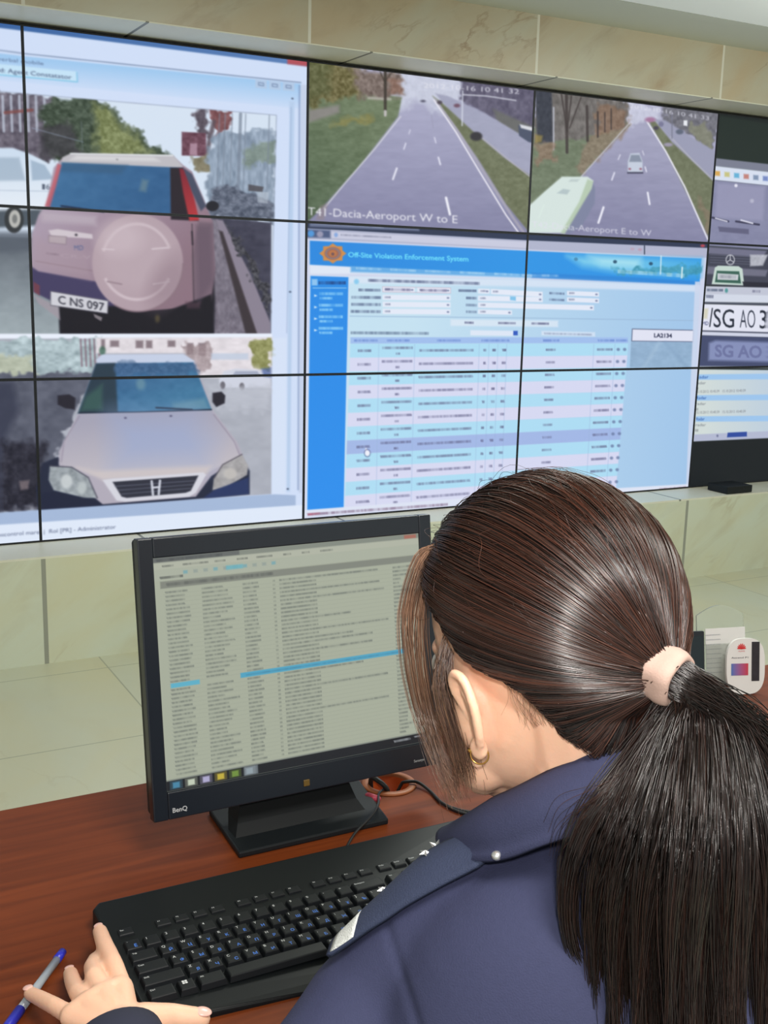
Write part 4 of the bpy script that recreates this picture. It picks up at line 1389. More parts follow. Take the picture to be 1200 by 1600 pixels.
def draw_monitor(p, m):
    G = (164, 170, 152)
    p.c[:] = G

    def T(u, v):
        x, z = sx0 + u * (sx1 - sx0), sz1 - v * (sz1 - sz0)
        return uvpx(np.array(mo) + mux * x + muz * z)
    def q(u0, v0, u1, v1, col, a=1.0, **k):
        p.poly([T(u0, v0), T(u1, v0), T(u1, v1), T(u0, v1)], col, a, **k)
    q(0, 0, 1, .03, (128, 134, 124), soft=2)
    q(0, 0, .3, .02, (98, 102, 100), soft=2)
    p.dash(T(.01, .012), T(.24, .012), 4, (70, 74, 74), .8, 1, 3)
    q(.94, .004, .99, .022, (170, 96, 80), .8, soft=2)
    q(0, .022, 1, .052, (172, 176, 160), soft=2)
    for k, (a, b) in enumerate(((.03, .07), (.1, .19), (.21, .25), (.29, .33), (.36, .42), (.46, .49), (.53, .56), (.6, .65))):
        p.dash(T(a, .038), T(b, .038), 3.2, (96, 100, 94), .7, 10 + k, 3)
    q(0, .052, 1, .098, (166, 172, 156), soft=2)
    for k in range(10):
        q(.1 + .035 * k, .064, .115 + .035 * k, .078, (140, 152, 146) if k % 3 else (110, 160, 170), .8, soft=2)
    q(.25, .062, .31, .08, (96, 170, 186), .8, soft=3)
    p.dash(T(.02, .086), T(.1, .086), 4, (80, 84, 80), .8, 30, 3)
    q(.02, .102, 1, .132, (126, 130, 120), soft=2)
    p.dash(T(.04, .117), T(.42, .117), 5, (84, 88, 84), .75, 31, 3)
    T0 = (104, 110, 104)
    R_ = random.Random(5)
    for i in range(44):
        v = .15 + i * .0182
        if v > .945:
            break
        if i == 22:
            q(.035, v - .011, .135, v + .009, (92, 172, 196), soft=1.4)
            q(.28, v - .012, .93, v + .010, (78, 160, 190), soft=1.4)
            p.dash(T(.3, v), T(.9, v), 2.5, (60, 120, 150), .6, 88, 4)
            continue
        q(.03, v + .008, .98, v + .0095, (148, 154, 140), .5, soft=1.2)
        p.dash(T(.035, v), T(.10 + .02 * R_.random(), v), 3.2, T0, .75, 100 + i, 2.6)
        p.dash(T(.16, v), T(.28 - .06 * R_.random(), v), 3.2, T0, .7, 160 + i, 2.6)
        p.dash(T(.305, v), T(.35 + .015 * R_.random(), v), 3.2, T0, .75, 220 + i, 2.6)
        p.dash(T(.415, v), T(.425, v), 3, T0, .6, 280 + i, 3)
        e = .58 if R_.random() < .7 else .70 + .17 * R_.random()
        p.dash(T(.44, v), T(e, v), 3.2, T0, .75, 340 + i, 2.4)
        p.dash(T(.885, v), T(.91 + .06 * R_.random(), v), 3.2, T0, .75, 400 + i, 2.6)
    q(0, .955, 1, 1, (24, 27, 31), soft=1.6)
    q(0, .95, 1, .956, (120, 126, 120), .8, soft=1.2)
    ic = ((70, 130, 160), (190, 200, 180), (170, 165, 200), (190, 170, 60), (110, 140, 60), (150, 170, 180))
    for k, c_ in enumerate(ic):
        u = .012 + .052 * k
        q(u, .958, u + .044, .995, tuple(np.array(c_) * .35 + 20), soft=1.5)
        q(u + .010, .965, u + .034, .990, c_, soft=2)
    q(.275, .957, .325, .996, (140, 150, 156), .7, soft=2)
    p.dash(T(.86, .972), T(.93, .972), 3.5, (176, 180, 184), .8, 51, 5)
    p.dash(T(.945, .968), T(.99, .968), 2.5, (176, 180, 184), .8, 52, 3)


gx, gz = np.linspace(sx0, sx1, 400), np.linspace(sz1, sz0, 380)
X, Z = np.meshgrid(gx, gz)
V = np.array(mo)[None] + mux[None] * X.ravel()[:, None] + muz[None] * Z.ravel()[:, None] - mn[None] * 0.003
pt = Paint(uvpx(V + mn * 0.003))
draw_monitor(pt, None)
idx = np.arange(X.size).reshape(X.shape)
npmesh('display', V, np.stack([idx[:-1, :-1], idx[1:, :-1], idx[1:, 1:], idx[:-1, 1:]], -1).reshape(-1, 4), M_MONSCR, mon, cols=lin(np.clip(pt.c, 0, 255)))
# maker's lettering and the small power mark on the lower bezel
bm = bmesh.new()
Lp = lambda x, z, y=0.0006: MM @ Vector((x, y, z))
add_text(bm, 'BenQ', Lp(0.022, 0.008), (1, 0, 0), muz, 0.0055, bold=0.02)
obj('brand_lettering', bm, M_GREYT, mon)
bm = bmesh.new()
add_text(bm, 'Senseye', Lp(MW - 0.040, 0.009), (1, 0, 0), muz, 0.0035)
obj('feature_lettering', bm, M_GREYT, mon)
bm = bmesh.new()
box(bm, MW * .5 - .004, MW * .5 + .004, -0.001, 0.0012, 0.007, 0.015, M=MM, bev=0.0008)
obj('power_button', bm, mat('amber_button', (96, 74, 30), 0.4), mon)
# stand: foot plate sloping up to a neck
bm = bmesh.new()
fb = [(-0.399, -3.074), (-0.201, -3.074), (-0.183, -2.955), (-0.393, -2.953)]
poly_prism(bm, [Vector((x, y, DZ)) for x, y in fb], (0, 0, 1), 0.008)
es = [e for e in bm.edges]
bmesh.ops.bevel(bm, geom=es, offset=0.002, segments=2, profile=0.5, affect='EDGES')
obj('stand_foot', bm, M_BLACK, mon)
bm = bmesh.new()
secs = [(-3.035, 0.728, 0.082, 0.010), (-3.018, 0.746, 0.074, 0.014), (-2.998, 0.790, 0.066, 0.018), (-2.985, 0.85, 0.06, 0.018)]
rings = []
cx = mo[0] + MW / 2
for y, z, hw, th in [(-3.03, DZ + .006, 0.088, 0.012), (-3.012, 0.738, 0.080, 0.016), (-2.992, 0.775, 0.068, 0.018), (-2.972, 0.86, 0.06, 0.018)]:
    rings.append([bm.verts.new((cx + sx * hw, y + sy * th, z)) for sx, sy in ((-1, -1), (1, -1), (1, 1), (-1, 1))])
for A, B in zip(rings[:-1], rings[1:]):
    for k in range(4):
        bm.faces.new([A[k], A[(k + 1) % 4], B[(k + 1) % 4], B[k]])
bm.faces.new(rings[0]); bm.faces.new(rings[-1][::-1])
obj('stand_neck', bm, mat('stand_black', (15, 18, 20), 0.6, spec=0.2), mon)

# ------------------------------------------------------------------ keyboard
KX, KY = -0.579, -3.138
kb = empty('keyboard', (KX + 0.22, KY - 0.1, DZ))
tag(kb, 'black full-size keyboard with white and blue key legends, on the desk', 'keyboard')
M_KB = mat('keyboard_black', (13, 17, 20), 0.5, spec=0.3)
M_KEY = mat('key_black', (18, 21, 25), 0.45, spec=0.35)
M_LEGW = mat('legend_white', (205, 208, 210), 0.6)
M_LEGB = mat('legend_blue', (70, 120, 210), 0.6)
bm = bmesh.new()
out = [(-.008, -.010), (.0, -.001), (.445, -.004), (.456, -.012), (.456, -.190), (.44, -.198), (.30, -.203), (.15, -.203), (.03, -.193), (.004, -.184), (-.004, -.17)]
base = [Vector((KX + x, KY + y, DZ)) for x, y in out]


def ktop(y):
    return 0.0265 + y * 0.062 - max(0, (-y - .172)) * 0.33


va = [bm.verts.new(p) for p in base]
vb = [bm.verts.new((p.x, p.y, DZ + ktop(p.y - KY))) for p in base]
nk = len(base)
bm.faces.new(va[::-1])
bm.faces.new(vb)
for k in range(nk):
    bm.faces.new([va[k], va[(k + 1) % nk], vb[(k + 1) % nk], vb[k]])
r_ = bmesh.ops.bevel(bm, geom=[e for e in bm.edges if all(v in vb for v in e.verts)], offset=0.003, segments=3, profile=0.5, affect='EDGES')
obj('case', bm, M_KB, kb)
U = 0.0191
ROWY = {0: -.0625, 1: -.0885, 2: -.1076, 3: -.1267, 4: -.1458, 5: -.1652}
slope = 0.062
ex = Vector((1, 0, 0))
ey = Vector((0, math.cos(slope), math.sin(slope))).normalized()


def key(xu, row, wu=1.0, lat='', cyr='', x_abs=None, hu=1.0, low=False):
    x = (xu * U + 0.002) if x_abs is None else x_abs
    yc = ROWY[row] if not isinstance(row, float) else row
    w = wu * U - 0.0022
    h = (U * hu - 0.0026) if row != 0 else 0.0125
    zt = DZ + ktop(yc) + (0.0042 if not low else 0.002)
    cxk, cyk = KX + x + wu * U / 2, KY + yc
    bm = bmesh.new()
    up = ex.cross(ey)
    c = Vector((cxk, cyk, zt))
    fr = 0.0016
    lower = [c + ex * (sx * w / 2) + ey * (sy * h / 2) - up * 0.0062 for sx, sy in ((-1, -1), (1, -1), (1, 1), (-1, 1))]
    upper = [c + ex * (sx * (w / 2 - fr)) + ey * (sy * (h / 2 - fr) + .0006) for sx, sy in ((-1, -1), (1, -1), (1, 1), (-1, 1))]
    a = [bm.verts.new(v) for v in lower]
    b = [bm.verts.new(v) for v in upper]
    bm.faces.new(a[::-1]); bm.faces.new(b)
    for k in range(4):
        bm.faces.new([a[k], a[(k + 1) % 4], b[(k + 1) % 4], b[k]])
    bmesh.ops.bevel(bm, geom=[e for e in bm.edges if all(v in b for v in e.verts)], offset=0.0011, segments=2, profile=0.5, affect='EDGES')
    bm.normal_update()
    if lat:
        hh = 0.0034 if len(lat) == 1 else 0.0021
        add_text(bm, lat, c - ex * (w / 2 - .0034) + ey * (h / 2 - .0028 - hh) + up * .00015, ex, ey, hh, 1)
    if cyr:
        add_text(bm, cyr, c + ex * 0.0005 - ey * (h / 2 - .0032) + up * .00015, ex, ey, 0.0040, 2, bold=0.02)
    me = bpy.data.meshes.new('key')
    bm.to_mesh(me)
    bm.free()
    for m in (M_KEY, M_LEGW, M_LEGB):
        me.materials.append(m)
    link(bpy.data.objects.new('key', me), kb)


xs = [0, 2, 3, 4, 5, 6.5, 7.5, 8.5, 9.5, 11, 12, 13, 14]
for x, t in zip(xs, ['Esc'] + ['F%d' % k for k in range(1, 13)]):
    key(x, 0, 1, t, low=True)
for k, (a, b) in enumerate(zip('`1234567890-=', ['Ё'] + [''] * 12)):
    key(k, 1, 1, a, b)
key(13, 1, 2, 'Backspace')
key(0, 2, 1.5, 'Tab')
for k, (a, b) in enumerate(zip('QWERTYUIOP[]', 'ЙЦУКЕНГШЩЗХЪ')):
    key(1.5 + k, 2, 1, a, b)
key(13.5, 2, 1.5, '\\', '/')
key(0, 3, 1.75, 'Caps')
for k, (a, b) in enumerate(zip("ASDFGHJKL;'", 'ФЫВАПРОЛДЖЭ')):
    key(1.75 + k, 3, 1, a, b)
key(12.75, 3, 2.25, 'Enter')
key(0, 4, 2.25, 'Shift')
for k, (a, b) in enumerate(zip('ZXCVBNM,./', 'ЯЧСМИТЬБЮ.')):
    key(2.25 + k, 4, 1, a, b)
key(12.25, 4, 2.75, 'Shift')
for x, w, t in ((0, 1.5, 'Ctrl'), (1.5, 1.0, ''), (2.5, 1.5, 'Alt'), (4, 5.5, ''), (9.5, 1.5, 'Alt'), (11, 1, ''), (12, 1.25, ''), (13.25, 1.75, 'Ctrl')):
    key(x, 5, w, t)
# window mark on the key beside Ctrl
bm = bmesh.new()
c0 = Vector((KX + 1.5 * U + .002 + .0058, KY + ROWY[5] + .0005, DZ + ktop(ROWY[5]) + .0046))
for i in range(2):
    for j in range(2):
        o0 = c0 + ex * (i * .0026) + ey * (j * .0026)
        bm.faces.new([bm.verts.new(o0 + ex * a + ey * b) for a, b in ((0, 0), (.0022, 0), (.0022, .0022), (0, .0022))])
obj('key_emblem', bm, M_LEGW, kb)
for k, t in enumerate(('PrtSc', 'ScrLk', 'Pause')):
    key(0, 0, 1, t, x_abs=.293 + k * U, low=True)
for r, ts in ((1, ('Ins', 'Home', 'PgUp')), (2, ('Del', 'End', 'PgDn'))):
    for k, t in enumerate(ts):
        key(0, r, 1, t, x_abs=.293 + k * U)
key(0, 4, 1, '', x_abs=.293 + U)
for k in range(3):
    key(0, 5, 1, '', x_abs=.293 + k * U)
for r, ts in ((1, ('Num', '/', '*', '-')), (2, '789'), (3, '456'), (4, '123')):
    for k, t in enumerate(ts):
        key(0, r, 1, t, x_abs=.3585 + k * U)
key(0, 5, 2, '0', x_abs=.3585)
key(0, 5, 1, '.', x_abs=.3585 + 2 * U)

# ------------------------------------------------------------------ cables
M_CABLE = mat('black_cable', (24, 26, 28), 0.5)
kc = [(-.285, KY - .004, DZ + .018), (-.283, KY + .012, DZ + .0045), onZ(541, 1325, DZ + .003), onZ(556, 1300, DZ + .0115),
      onZ(580, 1275, DZ + .0125), onZ(591, 1256, DZ + .012), onZ(592, 1240, DZ + .007), (GX - .012, GY - .014, DZ + .001), (GX - .008, GY - .006, DZ - .02)]
kc[0] = tuple(onZ(541, 1345, DZ + .016)); kc[1] = tuple(onZ(538, 1336, DZ + .006))
o = tube_obj('keyboard_cable', kc, 0.0017, M_CABLE, n=60, sides=8)
tag(o, 'thin black cable running from the keyboard up to the desk grommet', 'cable')
c2 = [(GX + .004, GY - .012, DZ - .012), (GX + .012, GY - .012, DZ + .002), onZ(632, 1222, DZ + .006), onZ(652, 1222, DZ + .006), onZ(672, 1236, DZ + .003), onZ(690, 1254, DZ + .003),
      onZ(712, 1264, DZ + .003), onZ(742, 1270, DZ + .003), onZ(800, 1276, DZ + .003), onZ(870, 1270, DZ + .003)]
o = tube_obj('mouse_cable', c2, 0.0022, M_CABLE, n=60, sides=8)
tag(o, 'black cable curving right from the grommet towards the woman\'s collar', 'cable')
c3 = [onZ(700, 1261, DZ + .0028), onZ(716, 1268, DZ + .0028), onZ(738, 1274, DZ + .0028), onZ(790, 1286, DZ + .0028), onZ(860, 1290, DZ + .0028)]
o = tube_obj('power_cable', c3, 0.0019, M_CABLE, n=40, sides=8)
tag(o, 'second black cable, just below the curved one near the collar', 'cable')
c4 = [(GX - .02, GY + .012, DZ - .02), (GX - .024, GY + .006, DZ + .010), (GX - .022, GY - .012, DZ + .014), (GX - .014, GY - .020, DZ + .004), (GX - .008, GY - .014, DZ - .018)]
o = tube_obj('monitor_cable', c4, 0.0034, M_CABLE, n=40, sides=10)
tag(o, 'thick black cable loop rising out of the grommet beside the stand', 'cable')
bm = bmesh.new()
pk = onZ(583, 1246, DZ + .006)
capsule(bm, pk + np.array([-.004, .006, .0]), pk + np.array([.004, -.006, 0]), .005, .004)
o = obj('audio_plug', bm, mat('pink_plug', (176, 60, 80), 0.5), smooth=True)
tag(o, 'tiny pink plug at the near edge of the desk grommet', 'plug')

# ------------------------------------------------------------------ pen
pa, pb = onZ(98, 1487, DZ + .0045), onZ(8, 1610, DZ + .0045)
M_INK = mat('pen_blue', (44, 48, 176), 0.35)
M_CLEAR = mat('pen_barrel', (188, 196, 206), 0.15, trans=0.35)
d = Vector(pb - pa).normalized()
pen = empty('ballpoint_pen', tuple(pa))
tag(pen, 'clear ballpoint pen with blue end cap, lying beside her left hand', 'pen')
A, B = Vector(pa), Vector(pb)


def cyl(name, a, b, ra, rb, m, parent, seg=20):
    bm = bmesh.new()
    dd = Vector(b) - Vector(a)
    g_ = bmesh.ops.create_cone(bm, cap_ends=True, segments=seg, radius1=ra, radius2=rb, depth=dd.length)
    bmesh.ops.transform(bm, matrix=Matrix.Translation((Vector(a) + Vector(b)) / 2) @ dd.to_track_quat('Z', 'Y').to_matrix().to_4x4(), verts=g_['verts'])
    return obj(name, bm, m, parent, smooth=True)


cyl('end_cap', A, A + d * .014, .0040, .0043, M_INK, pen)
cyl('barrel', A + d * .014, A + d * .098, .0040, .0040, M_CLEAR, pen)
cyl('pen_cap', A + d * .092, A + d * .142, .0050, .0046, M_INK, pen)

# ------------------------------------------------------------------ things at the far right of the desk
M_ACR = mat('clear_acrylic', (243, 247, 243), 0.08, trans=0.92)
M_PAPER = mat('white_card', (222, 220, 218), 0.5)
hx = onZ(1130, 1052, DZ)
holder = empty('leaflet_holder', (hx[0], -2.875, DZ))
tag(holder, 'clear acrylic leaflet holder standing at the right end of the desk', 'holder')
ang = math.radians(-14)
HM = Matrix.Translation((0.566, -2.868, DZ)) @ Matrix.Rotation(ang, 4, 'Z') @ Matrix.Rotation(math.radians(-12), 4, 'X')
bm = bmesh.new()
prof = []
for k in range(25):
    t = k / 24
    prof.append((-.045 + .09 * t, 0.118 + 0.016 * math.sin(math.pi * t)))
pts = [(-.045, 0.0)] + prof + [(.045, 0.0)]
poly_prism(bm, [HM @ Vector((x, 0, z)) for x, z in pts[::-1]], HM.to_3x3() @ Vector((0, 1, 0)), 0.003)
obj('back_plate', bm, M_ACR, holder)
bm = bmesh.new()
box(bm, -.045, .045, -.018, -.0155, 0.0, .070, M=HM)
box(bm, -.045, .045, -.0155, 0.0, 0.0, .003, M=HM)
obj('front_pocket', bm, M_ACR, holder)
bm = bmesh.new()
box(bm, -.036, .040, -.012, -.0105, .004, .096, M=HM)
lf = obj('leaflet', bm, M_PAPER)
tag(lf, 'white printed leaflet standing inside the clear acrylic holder', 'leaflet')
bm = bmesh.new()
for k in range(9):
    add_text(bm, 'mmmmmm', HM @ Vector((-.036, -.0124, .084 - .008 * k)), HM.to_3x3() @ Vector((1, 0, 0)), HM.to_3x3() @ Vector((0, 0, 1)), .0028, width=.028)
obj('print_line', bm, mat('print_grey', (120, 124, 140), 0.7), lf)
# rounded promo card in front
CM = Matrix.Translation((0.560, -2.928, DZ + .001)) @ Matrix.Rotation(math.radians(-20), 4, 'Z') @ Matrix.Rotation(math.radians(-10), 4, 'X')
bm = bmesh.new()
cpts = []
for k in range(48):
    a = 2 * math.pi * k / 48
    ca, sa = math.cos(a), math.sin(a)
    e_ = 2 / 3.0
    cpts.append(CM @ Vector((.034 * math.copysign(abs(ca) ** e_, ca), 0, .047 + .047 * math.copysign(abs(sa) ** e_, sa))))
poly_prism(bm, cpts, CM.to_3x3() @ Vector((0, 1, 0)), 0.006)
es = [e for e in bm.edges if e.calc_face_angle(0) > 1.0]
bmesh.ops.bevel(bm, geom=es, offset=0.0015, segments=2, profile=0.5, affect='EDGES')
card = obj('promo_card', bm, M_PAPER)
tag(card, 'white rounded display card with red petal logo, right of the ponytail', 'card')
cx_, cz_ = CM.to_3x3() @ Vector((1, 0, 0)), CM.to_3x3() @ Vector((0, 0, 1))
M_RED = mat('logo_red', (206, 44, 46), 0.5)
bm = bmesh.new()
for k in range(8):
    a = math.radians(12 + k * 156 / 7)
    ln = .0100 - .0018 * abs(k - 3.5) / 3.5
    c_ = Vector((math.cos(a), math.sin(a)))
    s_ = Vector((-c_.y, c_.x))
    pts = []
    for t, w in ((.0022, .0004), (.35, .0006), (.75, .0011), (.95, .0007), (1.0, .0002)):
        pts.append((t * ln, w))
    loop = [c_ * t + s_ * w for t, w in pts] + [c_ * t - s_ * w for t, w in pts[::-1]]
    bm.faces.new([bm.verts.new(CM @ Vector((-.008 + q_.x, -.0006, .076 + q_.y))) for q_ in loop])
logo = obj('petal_logo', bm, M_RED, card)
bm = bmesh.new()
add_text(bm, 'HUAWEI', CM @ Vector((-.0135, -.0006, .0715)), cx_, cz_, .0024, width=.011)
obj('logo_lettering', bm, M_RED, card)
bm = bmesh.new()
add_text(bm, 'Ascend P1', CM @ Vector((-.026, -.0006, .0605)), cx_, cz_, .0030, width=.030)
obj('lettering', bm, mat('print_dark', (70, 74, 84), 0.6), card)


def sticker(name, x0, x1, z0, z1, m, parent=None, y=-.0007):
    bm = bmesh.new()
    bm.faces.new([bm.verts.new(CM @ Vector(p)) for p in ((x0, y, z0), (x1, y, z0), (x1, y, z1), (x0, y, z1))])
    return obj(name, bm, m, parent or card)


def grad_mat(name, a, b):
    m = bpy.data.materials.new(name)
    m.use_nodes = True
    n, l = nodes_of(m)
    t = n.new('ShaderNodeTexCoord')
    v = n.new('ShaderNodeTexGradient')
    l.new(t.outputs['Generated'], v.inputs[0])
    r = n.new('ShaderNodeValToRGB')
    r.color_ramp.elements[0].color = tuple(lin(a)) + (1,)
    r.color_ramp.elements[1].color = tuple(lin(b)) + (1,)
    l.new(v.outputs['Color'], r.inputs[0])
    l.new(r.outputs[0], n['Principled BSDF'].inputs['Base Color'])
    return m


sticker('picture', -.026, .004, .032, .052, grad_mat('picture_print', (70, 110, 180), (196, 50, 60)))
sticker('phone_picture', .010, .024, .022, .088, mat('phone_print', (38, 34, 42), 0.5, noise=.6, nscale=90))
# black upright slab beyond the hair tie
TM = Matrix.Translation((0.492, -2.868, DZ)) @ Matrix.Rotation(math.radians(-18), 4, 'Z') @ Matrix.Rotation(math.radians(-12), 4, 'X')
tab = empty('phone_stand', (0.492, -2.868, DZ))
tag(tab, 'dark upright phone on stand, half hidden behind the ponytail', 'phone')
bm = bmesh.new()
box(bm, -.026, .026, -.005, .004, .004, .098, M=TM, bev=.002)
obj('body', bm, M_BLACKG, tab)
bm = bmesh.new()
box(bm, -.023, .023, -.0056, -.0048, .012, .090, M=TM)
obj('glass', bm, mat('dark_glass', (20, 34, 40), 0.15), tab)
bm = bmesh.new()
box(bm, -.02, .02, -.022, .022, .0, .006, M=Matrix.Translation((0.492, -2.868, DZ)) @ Matrix.Rotation(math.radians(-18), 4, 'Z'))
obj('base', bm, M_BLACK, tab)

# ------------------------------------------------------------------ the woman at the desk
M_SKIN = mat('skin', (236, 188, 160), 0.48, noise=0.07, nscale=28, bump=0.10, bscale=420, sss=0.25)
M_HAIRC = mat('hair_cap', (30, 20, 18), 0.5, noise=0.3, nscale=40)
M_TIE = mat('hair_tie_cloth', (182, 152, 140), 0.85, noise=0.1, nscale=120, bump=0.15, bscale=700)
M_NAVY = mat('navy_cloth', (52, 55, 82), 0.85, spec=0.25, noise=0.08, nscale=240, bump=0.25, bscale=900)
M_NAVYD = mat('navy_strap', (50, 57, 80), 0.8, spec=0.25, noise=0.1, nscale=300, bump=0.4, bscale=900)
M_TRIM = mat('silver_braid', (208, 210, 208), 0.5, noise=0.25, nscale=700, bump=0.8, bscale=900)


def hair_mat(name, dark, light):
    m = bpy.data.materials.new(name)
    m.use_nodes = True
    n, l = nodes_of(m)
    b = n['Principled BSDF']
    a = n.new('ShaderNodeVertexColor')
    a.layer_name = 'paint'
    sp = n.new('ShaderNodeSeparateColor')
    l.new(a.outputs['Color'], sp.inputs[0])
    mx = n.new('ShaderNodeMix')
    mx.data_type = 'RGBA'
    mx.inputs['A'].default_value = tuple(lin(dark)) + (1,)
    mx.inputs['B'].default_value = tuple(lin(light)) + (1,)
    l.new(sp.outputs[0], mx.inputs['Factor'])
    l.new(mx.outputs['Result'], b.inputs['Base Color'])
    b.inputs['Roughness'].default_value = 0.27
    b.inputs['Specular IOR Level'].default_value = 0.75
    return m


M_HAIR = hair_mat('hair_strands', (21, 14, 13), (96, 55, 40))
M_HAIRL = hair_mat('loose_strands', (60, 36, 28), (172, 130, 104))

# head frame
TH, PHI = math.radians(18), math.radians(13)
Fh = np.array([-math.sin(TH), math.cos(TH), 0])
Lh = np.array([-math.cos(TH), -math.sin(TH), 0])
Zh = np.array([0, 0, 1.0])
F_ = Fh * math.cos(PHI) - Zh * math.sin(PHI)
U_ = Fh * math.sin(PHI) + Zh * math.cos(PHI)
HS = 0.93
HC = P(858, 958, 0.79)


def H(f, l_, u):
    return HC + (F_ * f + Lh * l_ + U_ * u) * HS


HR = Matrix((tuple(F_), tuple(Lh), tuple(U_))).transposed()   # local (f,l,u) -> world
SA, SL, SU = 0.097, 0.078, 0.097


def skull_r(d):
    """d (N,3) unit local dirs"""
    a = np.where(d[:, 0] > 0, SA + .003, SA)
    up = np.where(d[:, 2] > 0, SU, SU + .004)
    return 1 / np.sqrt((d[:, 0] / a) ** 2 + (d[:, 1] / SL) ** 2 + (d[:, 2] / up) ** 2)


person = empty('woman', (HC[0], -3.75, 0.0))
tag(person, 'seated woman seen from behind, dark brown ponytail, navy uniform jacket, left hand beside the keyboard', 'person')

# skeleton points
SHL = P(584, 1556, .795); SHR = np.array([-.20, -3.70, .885])
NB = P(905, 1275, .80)
EL = P(330, 1990, .725); WR = onZ(182, 1640, .768)
CH = NB + np.array([.0, -.045, -.20])
PV = np.array([-.30, -3.93, .52])
ER = np.array([.02, -3.62, .775]); WRR = np.array([.02, -3.37, .766])

bm = bmesh.new()
sphere(bm, HC, (SA * HS, SL * HS, SU * HS), M=HR, sub=4)
# face, jaw, chin, cheeks
sphere(bm, H(.030, 0, -.055), (.068, .065, .080), M=HR, sub=4)
sphere(bm, H(.050, 0, -.112), (.042, .040, .034), M=HR)
sphere(bm, H(.078, 0, -.128), (.018, .020, .017), M=HR)
for s in (1, -1):
    sphere(bm, H(.062, s * .036, -.070), (.026, .022, .026), M=HR)
    sphere(bm, H(.050, s * .042, -.104), (.024, .018, .024), M=HR)
    capsule(bm, H(.012, s * .050, -.080), H(.055, s * .036, -.118), .014, .016)
    sphere(bm, H(.080, s * .022, -.020), (.014, .020, .010), M=HR)      # brow ridge
capsule(bm, H(.097, 0, -.026), H(.118, 0, -.062), .008, .010)              # nose
for s in (1, -1):
    sphere(bm, H(.108, s * .010, -.066), .008)
capsule(bm, H(.096, -.016, -.091), H(.096, .016, -.091), .006, .006)       # lips
capsule(bm, H(.094, -.013, -.101), H(.094, .013, -.101), .006, .006)


def ear(s):
    # the auricle flares out and back from the head; helix, antihelix, lobe
    def E(f, out, u):
        return H(.0175 + (f - .004) * .62, s * (.0725 + out + .05 * max(0, -u - .055)), -.055 + (u + .052) * .93)
    hel = [(.012, .002, -.062), (.024, .007, -.045), (.024, .013, -.030), (.012, .018, -.021), (-.004, .021, -.024), (-.014, .022, -.038), (-.015, .020, -.054), (-.010, .015, -.070), (-.002, .009, -.081)]
    c = catmull([E(*q) for q in hel], 34)
    for i in range(len(c) - 1):
        capsule(bm, c[i], c[i + 1], .0034, .0034, sub=2, seg=8)
    mid = E(.004, .010, -.048)
    for i in range(len(c) - 1):
        for t in (.3, .55, .8):
            sphere(bm, c[i] * t + mid * (1 - t) + Lh * s * (-.003), .0030 - .0004 * t, sub=1)
    anti = catmull([E(*q) for q in ((.010, .012, -.036), (-.002, .016, -.040), (-.007, .016, -.054), (-.003, .012, -.066))], 14)
    for i in range(len(anti) - 1):
        capsule(bm, anti[i], anti[i + 1], .0032, .0032, sub=1, seg=8)
    sphere(bm, E(.004, .007, -.082), (.0075, .0045, .0085), M=HR, sub=2)   # lobe
    sphere(bm, E(.014, .002, -.058), .0055, sub=2)                          # tragus


ear(1); ear(-1)
for s in (1, -1):
    sphere(bm, H(.030, s * .064, -.062), (.016, .014, .030), M=HR)
# neck
chain(bm, [H(-.022, 0, -.052), H(-.020, 0, -.105), NB * .55 + H(-.020, 0, -.105) * .45, NB + np.array([0, 0, -.02])], [.056, .048, .045, .045])
chain(bm, [NB, SHL * .72 + NB * .28, SHL], [.036, .030, .034]); chain(bm, [NB, SHR * .72 + NB * .28, SHR], [.036, .030, .034])
# trunk, legs
sphere(bm, CH, (.130, .080, .15)); sphere(bm, (CH + PV) / 2, (.115, .078, .17)); sphere(bm, PV, (.135, .095, .10))
for sx in (-1, 1):
    hip = PV + np.array([sx * .09, .03, -.02]); kn = PV + np.array([sx * .12, .42, -.02]); an = np.array([kn[0], kn[1] - .02, .09])
    chain(bm, [hip, kn, an], [.070, .050, .034])
    capsule(bm, an + np.array([0, -.02, -.05]), an + np.array([0, .13, -.062]), .034, .026)
# arms
chain(bm, [SHL, EL, WR], [.038, .033, .024]); chain(bm, [SHR, ER, WRR], [.044, .036, .024])


def hand(fingers, thumb, palm, wr):
    chain(bm, [wr, palm[4]], [.022, .020])
    for k in range(4):
        chain(bm, [palm[4], palm[k]], [.017, .0105])
    for k in range(3):
        capsule(bm, palm[k], palm[k + 1], .0105, .0105)
        capsule(bm, (palm[k] + palm[4]) / 2, (palm[k + 1] + palm[4]) / 2, .0125, .0125)
    for k, fg in enumerate(fingers):
        r0 = (.0092, .0090, .0088, .0079)[k]
        chain(bm, [palm[k]] + fg, [r0, r0 * .94, r0 * .87, r0 * .78])
    chain(bm, [palm[4]] + thumb, [.017, .0145, .0115, .0095])


TOPK = DZ + .028
palmL = [onZ(190, 1543, .766), onZ(164, 1553, .769), onZ(138, 1568, .766), onZ(112, 1588, .758), onZ(184, 1598, .764)]
palmL[4] = palmL[4] + np.array([0, -.012, 0])
idxf = [onZ(177, 1506, .765), onZ(163, 1475, .757), onZ(156, 1455, .751)]
midf = [onZ(148, 1528, .768), onZ(143, 1518, .750), onZ(148, 1512, .735)]
midf = [onZ(148, 1526, .769), onZ(144, 1511, .758), onZ(149, 1499, .745)]
ringf = [onZ(122, 1551, .758), onZ(114, 1534, .745), onZ(110, 1521, .734)]
pinf = [onZ(86, 1572, .752), onZ(63, 1560, .742), onZ(47, 1552, .735)]
thm = [onZ(222, 1594, .760), onZ(266, 1589, .752), onZ(312, 1592, .746)]
hand([idxf, midf, ringf, pinf], thm, palmL, WR)
